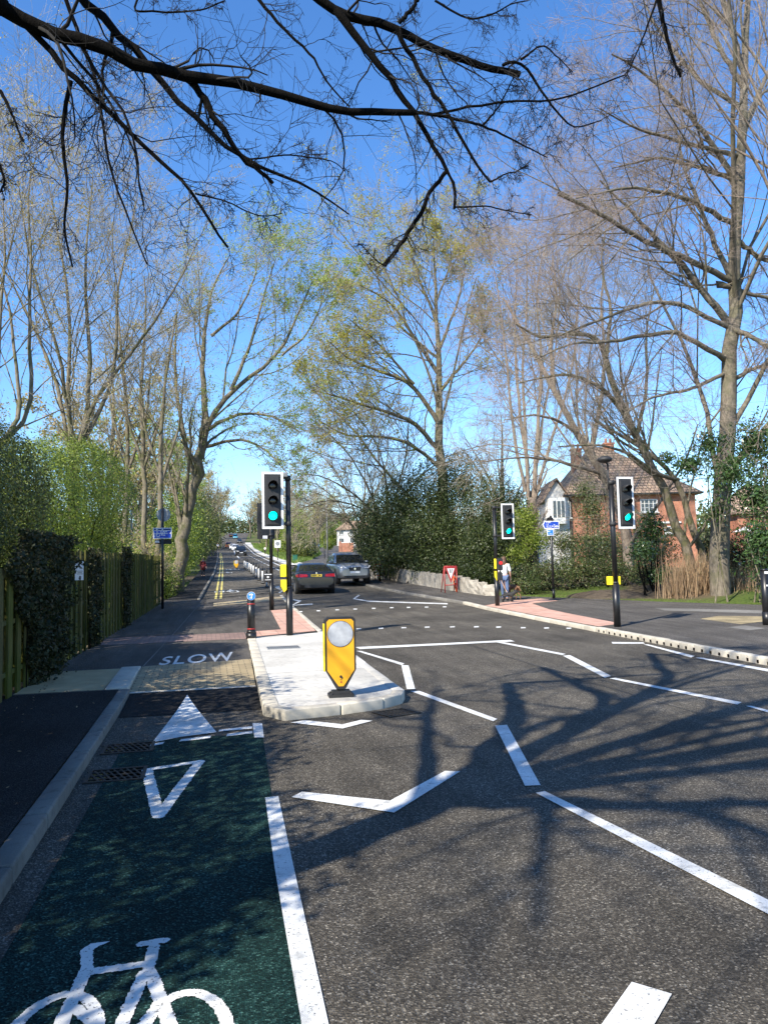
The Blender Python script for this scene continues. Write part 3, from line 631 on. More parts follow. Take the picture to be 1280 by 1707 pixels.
# ------------------------------------------------------------------ the bare tree over the camera
def ob(pix, r, w0, w1):                     # overhead branch: pixels, ray distance(s), widths in photo pixels
    n = len(pix); rs = np.linspace(*r, n) if isinstance(r, tuple) else [r]*n
    return ([atr(p[0], p[1], q) for p, q in zip(pix, rs)], w0*rs[0]/F/2*.78, w1*rs[-1]/F/2*.75)
tb = np.array([-3.5, 1.2, -.05]); fork = np.array([-3.15, 1.55, 5.4])
A0 = atr(0, 10, 5.6); 
main = [([tb, (-3.45, 1.25, 2), (-3.3, 1.4, 4), fork], .27, .16),
  ([fork, fork*.5+A0*.5+np.array([0, 0, .35]), A0], .15, .075),
  ob([(0, 10), (60, 35), (110, 62), (150, 78), (205, 98), (255, 117), (300, 126), (345, 130), (395, 135), (440, 150), (490, 163), (540, 180), (590, 189), (650, 188), (692, 187)], (5.6, 6.6), 33, 13),
  ob([(305, 122), (335, 155), (357, 190), (378, 225), (398, 258), (415, 272), (440, 290), (455, 305)], (6.1, 6.3), 17, 8),
  ob([(40, 38), (75, 72), (110, 118), (135, 145), (165, 170), (195, 195), (220, 230), (258, 260), (290, 288), (325, 322), (345, 362), (365, 392), (380, 412)], (5.7, 6.4), 15, 5),
  ob([(118, 133), (110, 165), (104, 210), (104, 250), (113, 300), (112, 340), (104, 385), (115, 415), (121, 445)], (5.8, 6.), 10, 4),
  ([fork, (-1.6, 3.4, 6.6), atr(118, -30, 6.4)], .11, .055),
  ob([(118, -30), (150, 12), (190, 46), (222, 78), (250, 113), (285, 155), (310, 184), (350, 220), (375, 245), (412, 268), (460, 290), (505, 305), (535, 318), (560, 345), (582, 357)], (6.4, 7), 20, 3),
  ob([(190, 46), (186, 70), (170, 112), (172, 160), (168, 200)], 6.5, 9, 3),
  ob([(107, -10), (118, 30), (135, 65), (148, 95), (162, 128), (166, 165), (172, 215), (180, 260), (190, 310), (212, 350), (225, 395), (245, 440)], (6.4, 6.8), 9, 3),
  ob([(415, 265), (440, 262), (480, 257), (520, 262), (560, 268), (575, 285)], (6.8, 7), 4, 2),
  ob([(325, 322), (350, 328), (380, 335), (410, 352), (440, 362), (470, 355)], (6.4, 6.6), 4, 2),
  ob([(0, 150), (15, 178), (28, 210), (40, 236)], 6, 8, 3), ob([(-5, 262), (5, 290), (8, 305), (0, 320)], 6, 7, 4),
  ob([(232, -10), (220, 22), (240, 16), (270, 20), (310, 19), (345, 14), (375, 0)], 6.5, 5, 3),
  ob([(425, -10), (455, 28), (488, 62), (522, 92), (540, 130), (560, 155), (583, 178)], (7, 7.2), 8, 3),
  ([fork, (-1.2, 3.6, 7.8), atr(470, -60, 7.2)], .13, .07),
  ob([(470, -60), (525, -2), (562, 18), (600, 32), (645, 38), (680, 57), (722, 80), (760, 95), (800, 108), (835, 118), (866, 123)], (7.2, 7.8), 22, 14),
  ob([(560, 16), (585, 45), (612, 85), (640, 120), (665, 152), (692, 192), (712, 222), (722, 248), (745, 282), (760, 305), (764, 322), (757, 348)], (7.3, 7.7), 18, 6),
  ob([(745, 284), (725, 308), (712, 328), (707, 345), (690, 372), (668, 405), (652, 428), (640, 443)], (7.6, 7.8), 9, 10),
  ob([(662, 48), (678, 80), (700, 118), (716, 145), (735, 172), (755, 200), (766, 228), (785, 258), (802, 285), (817, 303)], (7.3, 7.6), 11, 5),
  ob([(692, 187), (730, 191), (760, 197), (790, 205), (808, 208), (832, 222), (848, 230), (875, 243), (912, 262)], (7.4, 7.8), 8, 2.5),
  ob([(722, 190), (760, 182), (800, 174), (840, 168), (880, 168), (922, 168), (955, 158), (1000, 140), (1042, 124)], (7.5, 8), 6, 3),
  ob([(838, 108), (850, 100), (868, 99), (885, 125), (900, 148), (922, 178), (942, 203), (957, 216), (985, 205), (1002, 200)], (7.7, 8), 7, 2.5),
  ob([(868, 99), (890, 82), (905, 72), (930, 95), (955, 120)], 7.8, 5, 2), ob([(805, 207), (822, 190), (838, 165), (850, 140), (862, 118)], 7.8, 5, 2),
  ob([(665, 38), (690, 10), (702, -15)], 7.4, 9, 8), ob([(725, 0), (760, 22), (785, 33), (830, 20), (850, 5), (880, 0)], 7.5, 5, 2.5),
  ob([(757, 345), (780, 345), (810, 342), (850, 352), (885, 357)], 7.7, 4, 2), ob([(817, 303), (840, 290), (862, 285), (880, 275)], 7.6, 4, 2),
  ob([(640, 443), (625, 432), (610, 415), (598, 405)], 7.8, 3, 1.5), ob([(1094, -15), (1103, 25), (1113, 65), (1122, 100), (1134, 128)], (7.2, 7.5), 11, 5),
  ob([(1096, -5), (1080, 40), (1062, 85), (1044, 126)], 7.3, 5, 2.5)]
over = thing('overhanging_tree', tuple(tb), 'bare dark-limbed tree whose black branches hang across the top of the road view', 'tree')
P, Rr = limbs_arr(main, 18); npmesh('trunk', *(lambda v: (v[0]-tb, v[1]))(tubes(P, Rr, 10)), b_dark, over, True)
vis = P[2:]; vr = Rr[2:]; keep = [i for i in range(len(vis)) if i not in (4, 14)]; vis, vr = vis[keep], vr[keep]
l1 = grow(vis, vr, 12, u=(.06, 1), L=(.14, .45), ang=(35, 75), k=8, wob=.22, up=-.05, rr=.34, tip=.3, rmin=.0034)
l2 = grow(*l1, 6, u=(.12, 1), L=(.3, .75), ang=(30, 70), k=6, wob=.24, up=-.04, rr=.55, tip=.4, rmin=.0028)
l3 = grow(*l2, 3, u=(.2, .95), L=(.5, 1.1), ang=(25, 70), k=4, wob=.2, up=-.03, rr=.7, tip=.45, rmin=.002)
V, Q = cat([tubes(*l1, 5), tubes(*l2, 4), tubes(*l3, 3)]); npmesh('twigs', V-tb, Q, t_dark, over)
# crown above and behind the photographer: throws the branch shadows on the road
cl = []
for e, r in (((-1.2, -1.2, 9.5), .13), ((.4, 1.2, 10.5), .12), ((-5.5, 0, 10.5), .12), ((-3.2, -2.5, 11), .13), ((1.2, -2.5, 9.2), .1), ((-2.4, 2.2, 11.5), .12), ((-6, 3, 9.5), .1), ((2.4, .3, 9.0), .09), ((.6, -4, 10), .11), ((-1, -5.5, 9.), .1), ((1.8, 1.8, 11), .1), ((-7, -3.5, 8.8), .11), ((-5.6, -4.6, 9.4), .12), ((-6.3, -1.2, 8.6), .1), ((2.8, -1.5, 10.5), .1), ((0, 3.4, 11.5), .1)):
    e = np.array(e); cl.append(([fork-np.array([0, 0, .6]), fork*.55+e*.45+np.array([0, 0, .5])+rng.normal(size=3)*.3, e], r*.9, r*.25))
P, Rr = limbs_arr(cl, 14); c1 = grow(P, Rr, 10, u=(.25, 1), L=(.3, .6), ang=(25, 60), k=8, wob=.2, up=.05, rr=.5, tip=.3)
c2 = grow(*c1, 6, L=(.3, .6), ang=(25, 60), k=5, wob=.25, up=.0, rr=.5, rmin=.004); c3 = grow(*c2, 4, L=(.35, .8), k=4, rmin=.004)
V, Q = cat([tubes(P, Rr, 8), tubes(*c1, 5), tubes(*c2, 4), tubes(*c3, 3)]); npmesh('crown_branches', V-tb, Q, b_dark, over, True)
# ------------------------------------------------------------------ trees on the left
def LV(a=9, b=8, c=6, d=4, rm=.006, up=.06):
    return [dict(n=a, L=(.35, .7), ang=(20, 52), k=8, wob=.1, up=up, rr=.42, u=(.15, 1), taper=.5), dict(n=b, L=(.35, .65), ang=(20, 52), k=6, wob=.14, up=up*.8, rr=.48, rmin=rm*1.2, taper=.5), dict(n=c, L=(.4, .75), ang=(20, 55), k=4, wob=.18, up=up*.6, rr=.6, rmin=rm, taper=.4)]+([dict(n=d, L=(.45, .85), ang=(20, 55), k=3, wob=.2, up=up*.5, rr=.7, rmin=rm*.8, taper=.4)] if d else [])
def gz_(p): return (float(p[0]), float(p[1]), T(p[1])-.1)
b1 = at(125, 760, 26); b1g = (float(b1[0]), 26., T(26)-.1)
tree('budding_tree', 'tall many-stemmed tree with tan buds rising behind the clipped hedge beside the fence', b1g,
  [([b1g, at(122, 745, 26)], .2, .14), lp([(118, 755), (112, 640), (118, 560), (112, 470), (95, 380), (80, 300)], 26, .085, .015), lp([(125, 750), (150, 690), (150, 600), (145, 520), (140, 430), (150, 350), (155, 290)], (26, 27), .09, .015),
   lp([(128, 750), (160, 660), (200, 610), (240, 560), (300, 470), (330, 400)], (26, 25), .08, .015), lp([(115, 750), (100, 650), (55, 540), (20, 470), (0, 440)], (26, 27), .075, .015),
   lp([(130, 750), (170, 680), (200, 600), (190, 500), (215, 400), (230, 320)], (26, 28), .08, .015), lp([(128, 745), (110, 680), (105, 600), (60, 480), (40, 380), (30, 300)], (26, 24), .07, .015)],
  LV(8, 7, 5, 3, .0045), b_grey, t_grey, l_bud, 13000, .055, .05)
b2 = at(-40, 760, 22); b2g = gz_(b2)
tree('budding_tree', 'tall thin-stemmed tree with tan buds at the left edge behind the dark hedge', b2g,
  [([b2g, b2], .15, .1), lp([(-40, 760), (0, 660), (-5, 560), (10, 440), (5, 330)], 22, .08, .015), lp([(-30, 760), (62, 700), (45, 560), (55, 420), (40, 320), (60, 260)], (22, 23), .07, .015), lp([(-40, 760), (-60, 600), (-40, 450), (-10, 300)], 22, .07, .015), lp([(-30, 770), (45, 690), (28, 640), (20, 520), (-20, 400)], 22, .07, .015)],
  LV(8, 6, 5, 3, .0045), b_grey, t_grey, l_bud, 8000, .07, .08)
b3 = (float(at(296, 960, 38.5)[0]), 38.5, T(38.5)-.1)
right_only = lambda C: np.array([(CX+F*((c-CAM)@RG)/((c-CAM)@FW)) for c in C]) > 300+rng.normal(size=len(C))*40
tree('leafing_tree', 'leaning roadside tree with fresh green leaves on the limb reaching over the road', b3,
  [([b3, at(300, 930, 38), at(312, 850, 38), at(335, 760, 38), at(345, 700, 38)], .33, .2), lp([(335, 765), (345, 700), (385, 650), (430, 620), (470, 590), (490, 540), (520, 470)], (38, 36), .16, .03), lp([(345, 705), (336, 640), (340, 560), (352, 480), (380, 430)], 38, .16, .03),
   lp([(325, 800), (300, 700), (290, 620), (295, 520)], 38, .13, .03), lp([(385, 650), (420, 570), (440, 490), (460, 430)], (37, 36), .1, .02), lp([(340, 720), (390, 690), (450, 690), (500, 720)], (38, 35), .1, .02), lp([(340, 745), (400, 730), (440, 745), (480, 790)], (38, 36), .09, .02), lp([(470, 592), (510, 560), (535, 510), (545, 470)], (36, 35), .06, .015), lp([(352, 560), (400, 520), (430, 450), (425, 410)], (38, 37), .08, .02)],
  LV(8, 6, 5, 3, .006), b_grey, t_grey, l_young, 26000, .09, .07, lfilter=right_only)
for i, (px, Y, ln) in enumerate(((266, 33, [(262, 930), (270, 800), (268, 700), (280, 600), (295, 520)]), (243, 34, [(240, 920), (240, 780), (233, 640), (245, 540), (240, 460)]), (212, 35, [(205, 920), (215, 780), (210, 650), (200, 560), (190, 470)]))):
    bb = gz_(at(px, 950, Y))
    tree('slender_tree', ['slender bare tree close left of the leaning roadside tree', 'slender bare tree standing between two others behind the fence', 'slender bare tree behind the pale green hedge bush'][i], bb,
         [([bb, at(*ln[0], Y)], .15, .13), lp(ln, Y, .13, .03), lp([ln[1], (ln[1][0]+30, ln[1][1]-90), (ln[1][0]+38, ln[1][1]-190)], Y, .07, .02), lp([ln[1], (ln[1][0]-28, ln[1][1]-80), (ln[1][0]-40, ln[1][1]-200)], Y, .07, .02)],
         LV(7, 5, 4, 3, .006), b_grey, t_grey, l_bud, 2500, .08, .1, group='slender trees behind the fence')
# ------------------------------------------------------------------ trees on the right
b4 = gz_(at(735, 900, 47))
tree('leafing_oak', 'large spreading tree with yellow-olive new leaves above the dark evergreens', b4,
  [([b4, at(737, 860, 47), at(735, 760, 47), at(733, 700, 47), at(735, 620, 47), at(730, 540, 47), at(725, 460, 47), at(722, 400, 47)], .42, .04), lp([(733, 710), (690, 640), (640, 620), (580, 600), (550, 570)], (47, 44), .17, .03), lp([(735, 630), (690, 560), (650, 500), (600, 475)], (47, 45), .15, .03), lp([(730, 540), (700, 470), (680, 410), (690, 380)], 47, .11, .02),
   lp([(735, 650), (785, 590), (815, 540)], (47, 48), .12, .03), lp([(733, 750), (680, 695), (620, 680), (560, 660), (520, 650)], (47, 43), .17, .03), lp([(733, 580), (765, 500), (778, 430), (770, 390)], 47, .11, .02), lp([(733, 780), (690, 740), (640, 725), (580, 730), (530, 700)], (47, 44), .13, .03), lp([(735, 600), (660, 540), (625, 460), (640, 420)], (47, 49), .1, .02), lp([(728, 500), (755, 430), (740, 380)], 47, .08, .02), lp([(690, 640), (630, 570), (580, 530)], (46, 44), .1, .02)],
  LV(9, 7, 5, 3, .008, .03), b_grey, t_tan, l_olive, 52000, .12, .1)
b5 = gz_(at(885, 900, 42))
tree('pale_tree', 'tall pale-stemmed bare tree cluster with reddish twigs left of the brick house', b5,
  [([b5, at(886, 830, 42)], .4, .3), lp([(880, 830), (875, 700), (870, 600), (880, 500), (876, 370)], 42, .12, .02), lp([(890, 830), (896, 700), (905, 600), (890, 480), (918, 380)], (42, 43), .15, .02), lp([(876, 820), (855, 720), (845, 600), (830, 480), (812, 400)], 42, .11, .02), lp([(896, 820), (915, 740), (945, 660), (962, 560), (965, 450)], (42, 41), .11, .02), lp([(890, 800), (905, 690), (925, 600), (935, 480), (925, 400)], (42, 44), .1, .02), lp([(880, 780), (862, 660), (858, 540), (862, 420)], (42, 43), .12, .02)],
  LV(9, 7, 5, 4, .007), b_birch, t_red, None)
b6 = gz_(at(1046, 900, 30))
tree('leaning_tree', 'bare grey tree leaning left in front of the brick house roof', b6,
  [([b6, at(1042, 860, 30), at(1003, 790, 30), at(962, 722, 30), at(926, 660, 30), at(900, 600, 30), at(872, 560, 30), at(842, 500, 30)], .26, .05), lp([(962, 722), (930, 700), (890, 690), (840, 700)], (30, 28), .08, .02), lp([(926, 660), (915, 580), (930, 500), (920, 420)], 30, .1, .02), lp([(1003, 790), (940, 770), (880, 760), (800, 770)], (30, 28), .08, .02), lp([(985, 760), (1000, 680), (1010, 600), (1000, 500), (1010, 430)], (30, 31), .11, .02)],
  LV(9, 7, 5, 3, .005, .02), b_birch, t_grey, None)
b7 = gz_(at(1165, 975, 26))
tree('leaning_tree', 'twin-stemmed bare tree leaning left from beside the dry stems', b7,
  [([b7, at(1150, 930, 26), at(1130, 880, 26), at(1100, 800, 26), at(1065, 740, 26), at(1030, 660, 26), at(1010, 600, 26)], .2, .11), lp([(1010, 600), (1000, 560), (945, 555), (900, 565), (860, 540)], (26, 25), .1, .03), lp([(1070, 742), (1022, 660), (965, 622), (920, 625), (860, 640)], (26, 24), .11, .02), ([b7+np.array([.3, .1, 0]), at(1185, 960, 26), at(1152, 880, 26), at(1132, 800, 26), at(1110, 772, 26), at(1050, 735, 26), at(990, 700, 26)], .18, .04), lp([(1130, 800), (1090, 790), (1060, 760), (1000, 740), (930, 745)], (26, 24), .09, .02), lp([(1060, 735), (1080, 640), (1075, 560), (1090, 480)], 26, .08, .02), lp([(1010, 600), (1020, 520), (1000, 440), (1010, 380)], 26, .08, .02)],
  LV(9, 7, 5, 3, .005, .02), b_grey, t_grey, None)
b8 = gz_(at(1200, 980, 24.5))
Yp = 24.5
tree('plane_tree', 'huge bare mottled-bark tree with a thick straight trunk on the right', b8,
  [([b8, at(1200, 900, Yp), at(1207, 760, Yp), at(1211, 640, Yp), at(1214, 540, Yp), at(1225, 470, Yp), at(1229, 400, Yp), at(1232, 250, Yp), at(1240, 120, Yp), at(1246, 0, Yp), at(1250, -120, Yp)], .36, .07),
   lp([(1214, 540), (1201, 522), (1165, 475), (1135, 438), (1100, 405), (1050, 350), (1000, 300)], (Yp, 23.5), .15, .03), lp([(1214, 545), (1150, 512), (1100, 500), (1060, 510), (1010, 530), (965, 545), (930, 560)], (Yp, 22), .1, .02), lp([(1208, 600), (1180, 585), (1130, 548), (1080, 558), (1020, 570), (950, 570), (890, 600)], (Yp, 22), .11, .02),
   lp([(1226, 470), (1165, 440), (1120, 420), (1055, 390), (1005, 357), (930, 322)], (Yp, 22), .12, .06), lp([(1229, 400), (1260, 425), (1300, 445), (1340, 480)], Yp, .1, .04), lp([(1226, 480), (1190, 470), (1250, 490), (1300, 500)], Yp, .12, .05), lp([(1212, 640), (1250, 615), (1300, 605)], Yp, .1, .04), lp([(1214, 545), (1250, 560), (1300, 590)], (Yp, 23), .12, .05),
   lp([(1231, 320), (1180, 225), (1130, 170), (1060, 110), (1020, 90)], (Yp, 23), .12, .03), lp([(1236, 220), (1280, 120), (1320, 40)], Yp, .11, .04), lp([(1234, 260), (1150, 240), (1060, 215), (1000, 180)], (Yp, 22), .1, .02), lp([(1240, 150), (1190, 60), (1150, -40)], Yp, .11, .04), lp([(1230, 380), (1150, 330), (1050, 310), (960, 330)], (Yp, 21), .11, .02), lp([(1232, 300), (1170, 280), (1100, 260), (1020, 280)], (Yp, 25), .1, .02), lp([(1240, 120), (1200, -20), (1180, -120)], Yp, .1, .04), lp([(1212, 620), (1150, 650), (1090, 660), (1040, 690)], (Yp, 22), .08, .02), lp([(1238, 180), (1160, 130), (1090, 40), (1060, -30)], (Yp, 26), .1, .02), lp([(1225, 480), (1180, 380), (1140, 280), (1120, 180)], (Yp, 26), .12, .02)],
  LV(12, 7, 5, 3, .005, .01), b_plane, t_red, None, k=18)
b9 = gz_(at(1340, 900, 21))
tree('bare_tree', 'bare tree just beyond the right edge whose pale twigs fill the top right corner', b9,
  [([b9, at(1340, 700, 21), at(1345, 400, 21), at(1330, 100, 21), at(1320, -150, 21)], .25, .06), lp([(1342, 450), (1290, 330), (1240, 230), (1180, 150), (1120, 60)], (21, 20), .07, .015), lp([(1335, 250), (1280, 120), (1200, 20), (1120, -40)], 21, .06, .015), lp([(1340, 350), (1300, 180), (1270, 20), (1230, -100)], 21, .06, .015)],
  LV(8, 6, 5, 3, .004), b_birch, t_pale, None)
# low arching bare scrub in front of and beside the oak
def arch(px, py, Y, pts, lab, r=.1, nn=(14, 9, 8)):
    bb = gz_(at(px, py, Y))
    L = [([bb, at(*p[0], Y)], r, r*.8) for p in pts[:1]]
    for p in pts: L.append(([bb]+[at(x, y, Y+dy) for (x, y), dy in zip(p, np.linspace(0, -3, len(p)))], r, .02))
    return tree('arching_tree', lab, bb, L, [dict(n=nn[0], L=(.25, .5), ang=(20, 55), k=7, wob=.13, up=-.02, rr=.5, u=(.3, 1)), dict(n=nn[1], L=(.35, .6), ang=(20, 50), k=5, wob=.15, up=-.02, rr=.5, rmin=.013), dict(n=nn[2], L=(.35, .7), ang=(20, 50), k=4, wob=.2, up=-.02, rr=.6, rmin=.01)], b_grey, t_grey, group='arching bare trees over the side road')
arch(640, 930, 50, [[(640, 880), (610, 800), (570, 740), (520, 700)], [(650, 880), (600, 830), (540, 790), (490, 790)], [(650, 860), (640, 760), (600, 690), (550, 660)], [(650, 850), (680, 760), (680, 680), (700, 640)], [(640, 870), (590, 840), (540, 830), (500, 850)], [(660, 850), (700, 790), (760, 750), (820, 740)]], 'arching bare tree nearest the silver car, above the evergreen bushes')
arch(600, 925, 75, [[(600, 880), (580, 820), (550, 770), (510, 740)], [(590, 880), (560, 830), (520, 800), (480, 800)], [(605, 870), (610, 790), (600, 720), (570, 680)], [(590, 870), (550, 850), (510, 840), (470, 860)], [(600, 860), (640, 800), (650, 740), (640, 700)]], 'arching bare tree farther back, behind the first one over the side road', .12)
# ------------------------------------------------------------------ hedges and bushes
bush('clipped_hedge', 'tall dark rounded hedge at the far left rising over the wooden fence', [((-3.75, 12.9, 2.35), (1.4, 1.35, 1.95)), ((-3.95, 11.2, 2.6), (1.5, 1.5, 1.75)), ((-3.65, 12.8, 3.0), (1.3, 1.25, 1.15)), ((-3.95, 12.3, 1.4), (1.55, 1.6, 1.5)), ((-4.5, 10.2, 2.5), (1.8, 1.8, 1.85))], 130000, .048, l_hedged, cat_='hedge', shell=.9, rough=.035, outn=2.6)
bush('clipped_hedge', 'dense tall hedge beside the photographer behind the near end of the fence', [((-3.9, 7.5, 2.4), (1.4, 2.2, 2.3)), ((-4.0, 4.6, 2.6), (1.4, 2.2, 2.4)), ((-4.1, 1.8, 2.5), (1.4, 1.9, 2.3)), ((-4.3, -1.5, 2.1), (1.4, 2.4, 1.9)), ((-4.3, -5.5, 2.2), (1.5, 2.8, 2.0))], 100000, .1, l_hedged, cat_='hedge', shell=.5, rough=.12)
bush('clipped_hedge', 'lighter green round-topped hedge behind the middle of the wooden fence', [((-3.35, 23.6, 3.7), (1.45, 1.9, 1.75)), ((-3.6, 20.8, 3.55), (1.4, 1.9, 1.75)), ((-4.4, 22., 3.4), (1.6, 2.6, 1.9)), ((-3.9, 22, 1.8), (1.5, 3.4, 1.7)), ((-4.0, 18.8, 3.1), (1.35, 1.6, 1.6)), ((-3.2, 22.3, 4.0), (1.1, 1.3, 1.45))], 120000, .055, l_hedge, cat_='hedge', shell=.88, rough=.06, outn=2.4)
bush('bush', 'loose pale green bush behind the far end of the wooden fence', [((-3.8, 27, 2.2), (1.2, 2, 1.7)), ((-3.4, 30.5, 1.9), (1.1, 1.6, 1.5)), ((-5, 29, 2.4), (1.5, 2.2, 2.))], 15000, .09, l_yellow, rough=.3, twigs=3)
left_row = [((-2.05, 36.6, 1.5), (.85, 2.0, 1.25), l_hedge, 12000, .08, 'low green bush at the end of the fence beside the footway'),
  ((-2.4, 42, 2.3), (1.3, 2.6, 1.9), l_yellow, 13000, .1, 'light green bush under the leaning roadside tree'),
  ((-2.7, 50, 3.6), (1.7, 4, 3.0), l_hedge, 14000, .13, 'leafy roadside bush behind the person in red'),
  ((-2.5, 62, 4.6), (1.9, 6, 3.6), l_yellow, 16000, .16, 'large light green bush beyond the person in red on the left roadside'),
  ((-2.3, 80, 6.2), (2.3, 9, 4.6), l_hedge, 16000, .2, 'tall green thicket overhanging the left footway past the wands'),
  ((-2.2, 105, 8.4), (2.8, 14, 5.2), l_hedged, 16000, .26, 'dark green thicket farther along the left side of the road'),
  ((-1.5, 145, 11.), (3.2, 20, 6.5), l_hedged, 14000, .36, 'far dark thicket framing the left of the distant road'),
  ((.5, 210, 15), (4, 35, 8), l_hedged, 12000, .5, 'farthest thicket on the left where the road climbs')]
for c, r, lm, n, s, lab in left_row:
    z = T(c[1]); bush('roadside_bush', lab, [(c, r), ((c[0]-.6, c[1]+r[1]*.5, (c[2]+z)/2), (r[0]*1.1, r[1]*.7, r[2]*.8)), ((c[0]-.2, c[1]-r[1]*.5, (c[2]+z)/2-.1), (r[0]*.9, r[1]*.6, r[2]*.75))], n, s, lm, group='bushes along the left footway', rough=.3, stems=18, twigs=2)
def pb(px, py, Y, rx, ry, rz): return (tuple(at(px, py, Y)), (rx, ry, rz))
bush('evergreen_bush', 'big dark evergreen bush behind the silver car and the stone wall', [pb(640, 880, 44, 1.9, 3, 2.2), pb(650, 930, 43, 1.8, 3, 1.2), pb(620, 900, 48, 1.4, 2, 1.7), pb(675, 845, 45, 1.7, 2.5, 2.2)], 42000, .11, l_holly, group='dark evergreens on the right bank', twigs=2)
bush('evergreen_bush', 'tallest dark evergreen bush, under the trunk of the oak', [pb(730, 840, 42, 2.0, 2.5, 2.9), pb(745, 900, 40, 1.9, 2.2, 2.0), pb(770, 810, 42, 1.6, 2.2, 2.1), pb(700, 900, 40, 1.6, 2, 1.7), pb(735, 945, 38.5, 1.7, 2, 1.1)], 50000, .11, l_holly, group='dark evergreens on the right bank', twigs=2)
bush('evergreen_bush', 'dark evergreen bush directly behind the signal with the walking woman', [pb(820, 850, 38, 1.5, 2, 2.0), pb(838, 915, 36, 1.4, 1.8, 1.6), pb(800, 920, 36, 1.2, 1.6, 1.6), pb(850, 870, 38, 1.2, 1.6, 1.8), pb(800, 960, 35, 1.2, 1.4, .9)], 40000, .1, l_holly, group='dark evergreens on the right bank')
bush('bush', 'sunlit yellow-green bush between the signal head and the blue finger sign', [pb(876, 868, 34, .6, .8, .85), pb(890, 900, 33.5, .7, .8, .7), pb(866, 925, 33, .6, .6, .5)], 5000, .1, l_yellow, stems=14, rough=.35)
bush('ivy_mound', 'ivy-covered growth climbing in front of the brick house wall', [pb(985, 850, 40, .95, 1.2, 1.3), pb(1000, 905, 37, 1.9, 1.5, .9), pb(940, 905, 36, 1.0, 1.2, .65), pb(1085, 900, 34, 1.2, 1.2, .6), pb(975, 815, 41, .6, 1.0, .7)], 14000, .1, l_bramble, stem=b_grey, twigs=2, rough=.4, stems=30)
bush('bramble_bank', 'low tangled bramble bank behind the blue finger sign post', [pb(905, 955, 32, 1.6, 1.4, .75), pb(965, 950, 31, 1.5, 1.5, .85), pb(1030, 950, 30, 1.3, 1.3, .65), pb(1000, 925, 32, 1.7, 1.2, .7), pb(1090, 925, 31, 1.3, 1.2, .75), pb(880, 975, 31, .9, .9, .4), pb(1080, 955, 28, .9, .8, .5)], 26000, .085, l_bramble, twigs=3, rough=.35, stems=40)
bush('evergreen_shrub', 'glossy broad-leaved laurel filling the right edge beside the plane tree', [pb(1255, 740, 22, .85, 1, 1.0), pb(1220, 790, 22, .75, 1, .9), pb(1265, 830, 21.5, .75, 1, .9), pb(1300, 780, 22, 1.1, 1, 1.7), pb(1150, 775, 23, .75, .8, .4), pb(1180, 740, 23, .45, .7, .55), pb(1268, 900, 21, .6, .9, .8), pb(1290, 940, 21, .9, 1, .9), pb(1112, 765, 23.5, .3, .4, .25), pb(1195, 850, 23, .35, .6, .4)], 17000, .14, l_laurel, asp=.38, rough=.45, shell=.3, stems=14, stem=b_grey)
bush('tangled_shrub', 'dark tangled shrub around the foot of the plane tree under the laurel', [pb(1225, 930, 26.5, .7, .8, .9), pb(1262, 915, 25.5, .9, .8, 1.0), pb(1190, 915, 27.5, .6, .7, .8)], 9000, .09, l_ivy, stem=b_grey, rough=.4, stems=40, twigs=3, cat_='shrub')
bush('shrub', 'green and white flecked ivy shrub beside the right signal pole', [pb(1085, 880, 27, .6, .6, .7), pb(1070, 920, 26.5, .5, .6, .5), pb(1110, 960, 26, .5, .5, .35)], 3500, .1, l_laurel, rough=.35, stems=10)
# dry stems, grass, litter
def stems_clump(name, label, pixs, Y, n, h, leaf, w=.012, spread=.5, cat_='plant', kind=None, lean=.25):
    cs = np.array([G(*p) for p in pixs]); i = rng.integers(0, len(cs)-1, n); u = rng.random((n, 1)); C = cs[i]*(1-u)+cs[i+1]*u+rng.normal(size=(n, 2))*spread
    z = Tv(C[:, 1])-.03; hh = h*rng.uniform(.4, 1.1, n); d = rng.normal(size=(n, 2))*lean*hh[:, None]; a = rng.uniform(0, 6.28, n); wv = np.c_[np.cos(a), np.sin(a)]*w
    V = np.stack([np.c_[C-wv, z], np.c_[C+wv, z], np.c_[C+d*.45+wv*.7, z+hh*.6], np.c_[C+d*.45-wv*.7, z+hh*.6], np.c_[C+d+wv*.15, z+hh], np.c_[C+d-wv*.15, z+hh]], 1).reshape(-1, 3)
    k = np.arange(n)[:, None]*6; Q = np.concatenate([k+np.array([0, 1, 2, 3]), k+np.array([3, 2, 4, 5])])
    o = npmesh(name, V, Q, leaf); tag(o, label, cat_, None, kind); return o
stems_clump('dry_stems', 'clump of tall dry brown stems at the foot of the leaning twin tree', [(1122, 1002), (1160, 1000), (1205, 998)], 24, 1100, 1.75, l_dead, .01, .22, lean=.13)
stems_clump('dry_stems', 'thin scatter of dry stems right of the plane tree trunk', [(1205, 996), (1240, 999), (1262, 1001)], 24, 260, 1.5, l_dead, .008, .3, lean=.25)
def scatter_poly(poly, n):
    P_ = np.array(poly); lo, hi = P_.min(0), P_.max(0); out = []
    while sum(len(o) for o in out) < n:
        q = rng.uniform(lo, hi, (n*2, 2)); c = np.zeros(len(q), bool); j = len(P_)-1
        for i in range(len(P_)):
            xi, yi = P_[i]; xj, yj = P_[j]; c ^= ((yi > q[:, 1]) != (yj > q[:, 1])) & (q[:, 0] < (xj-xi)*(q[:, 1]-yi)/(yj-yi+1e-12)+xi); j = i
        out.append(q[c])
    return np.concatenate(out)[:n]
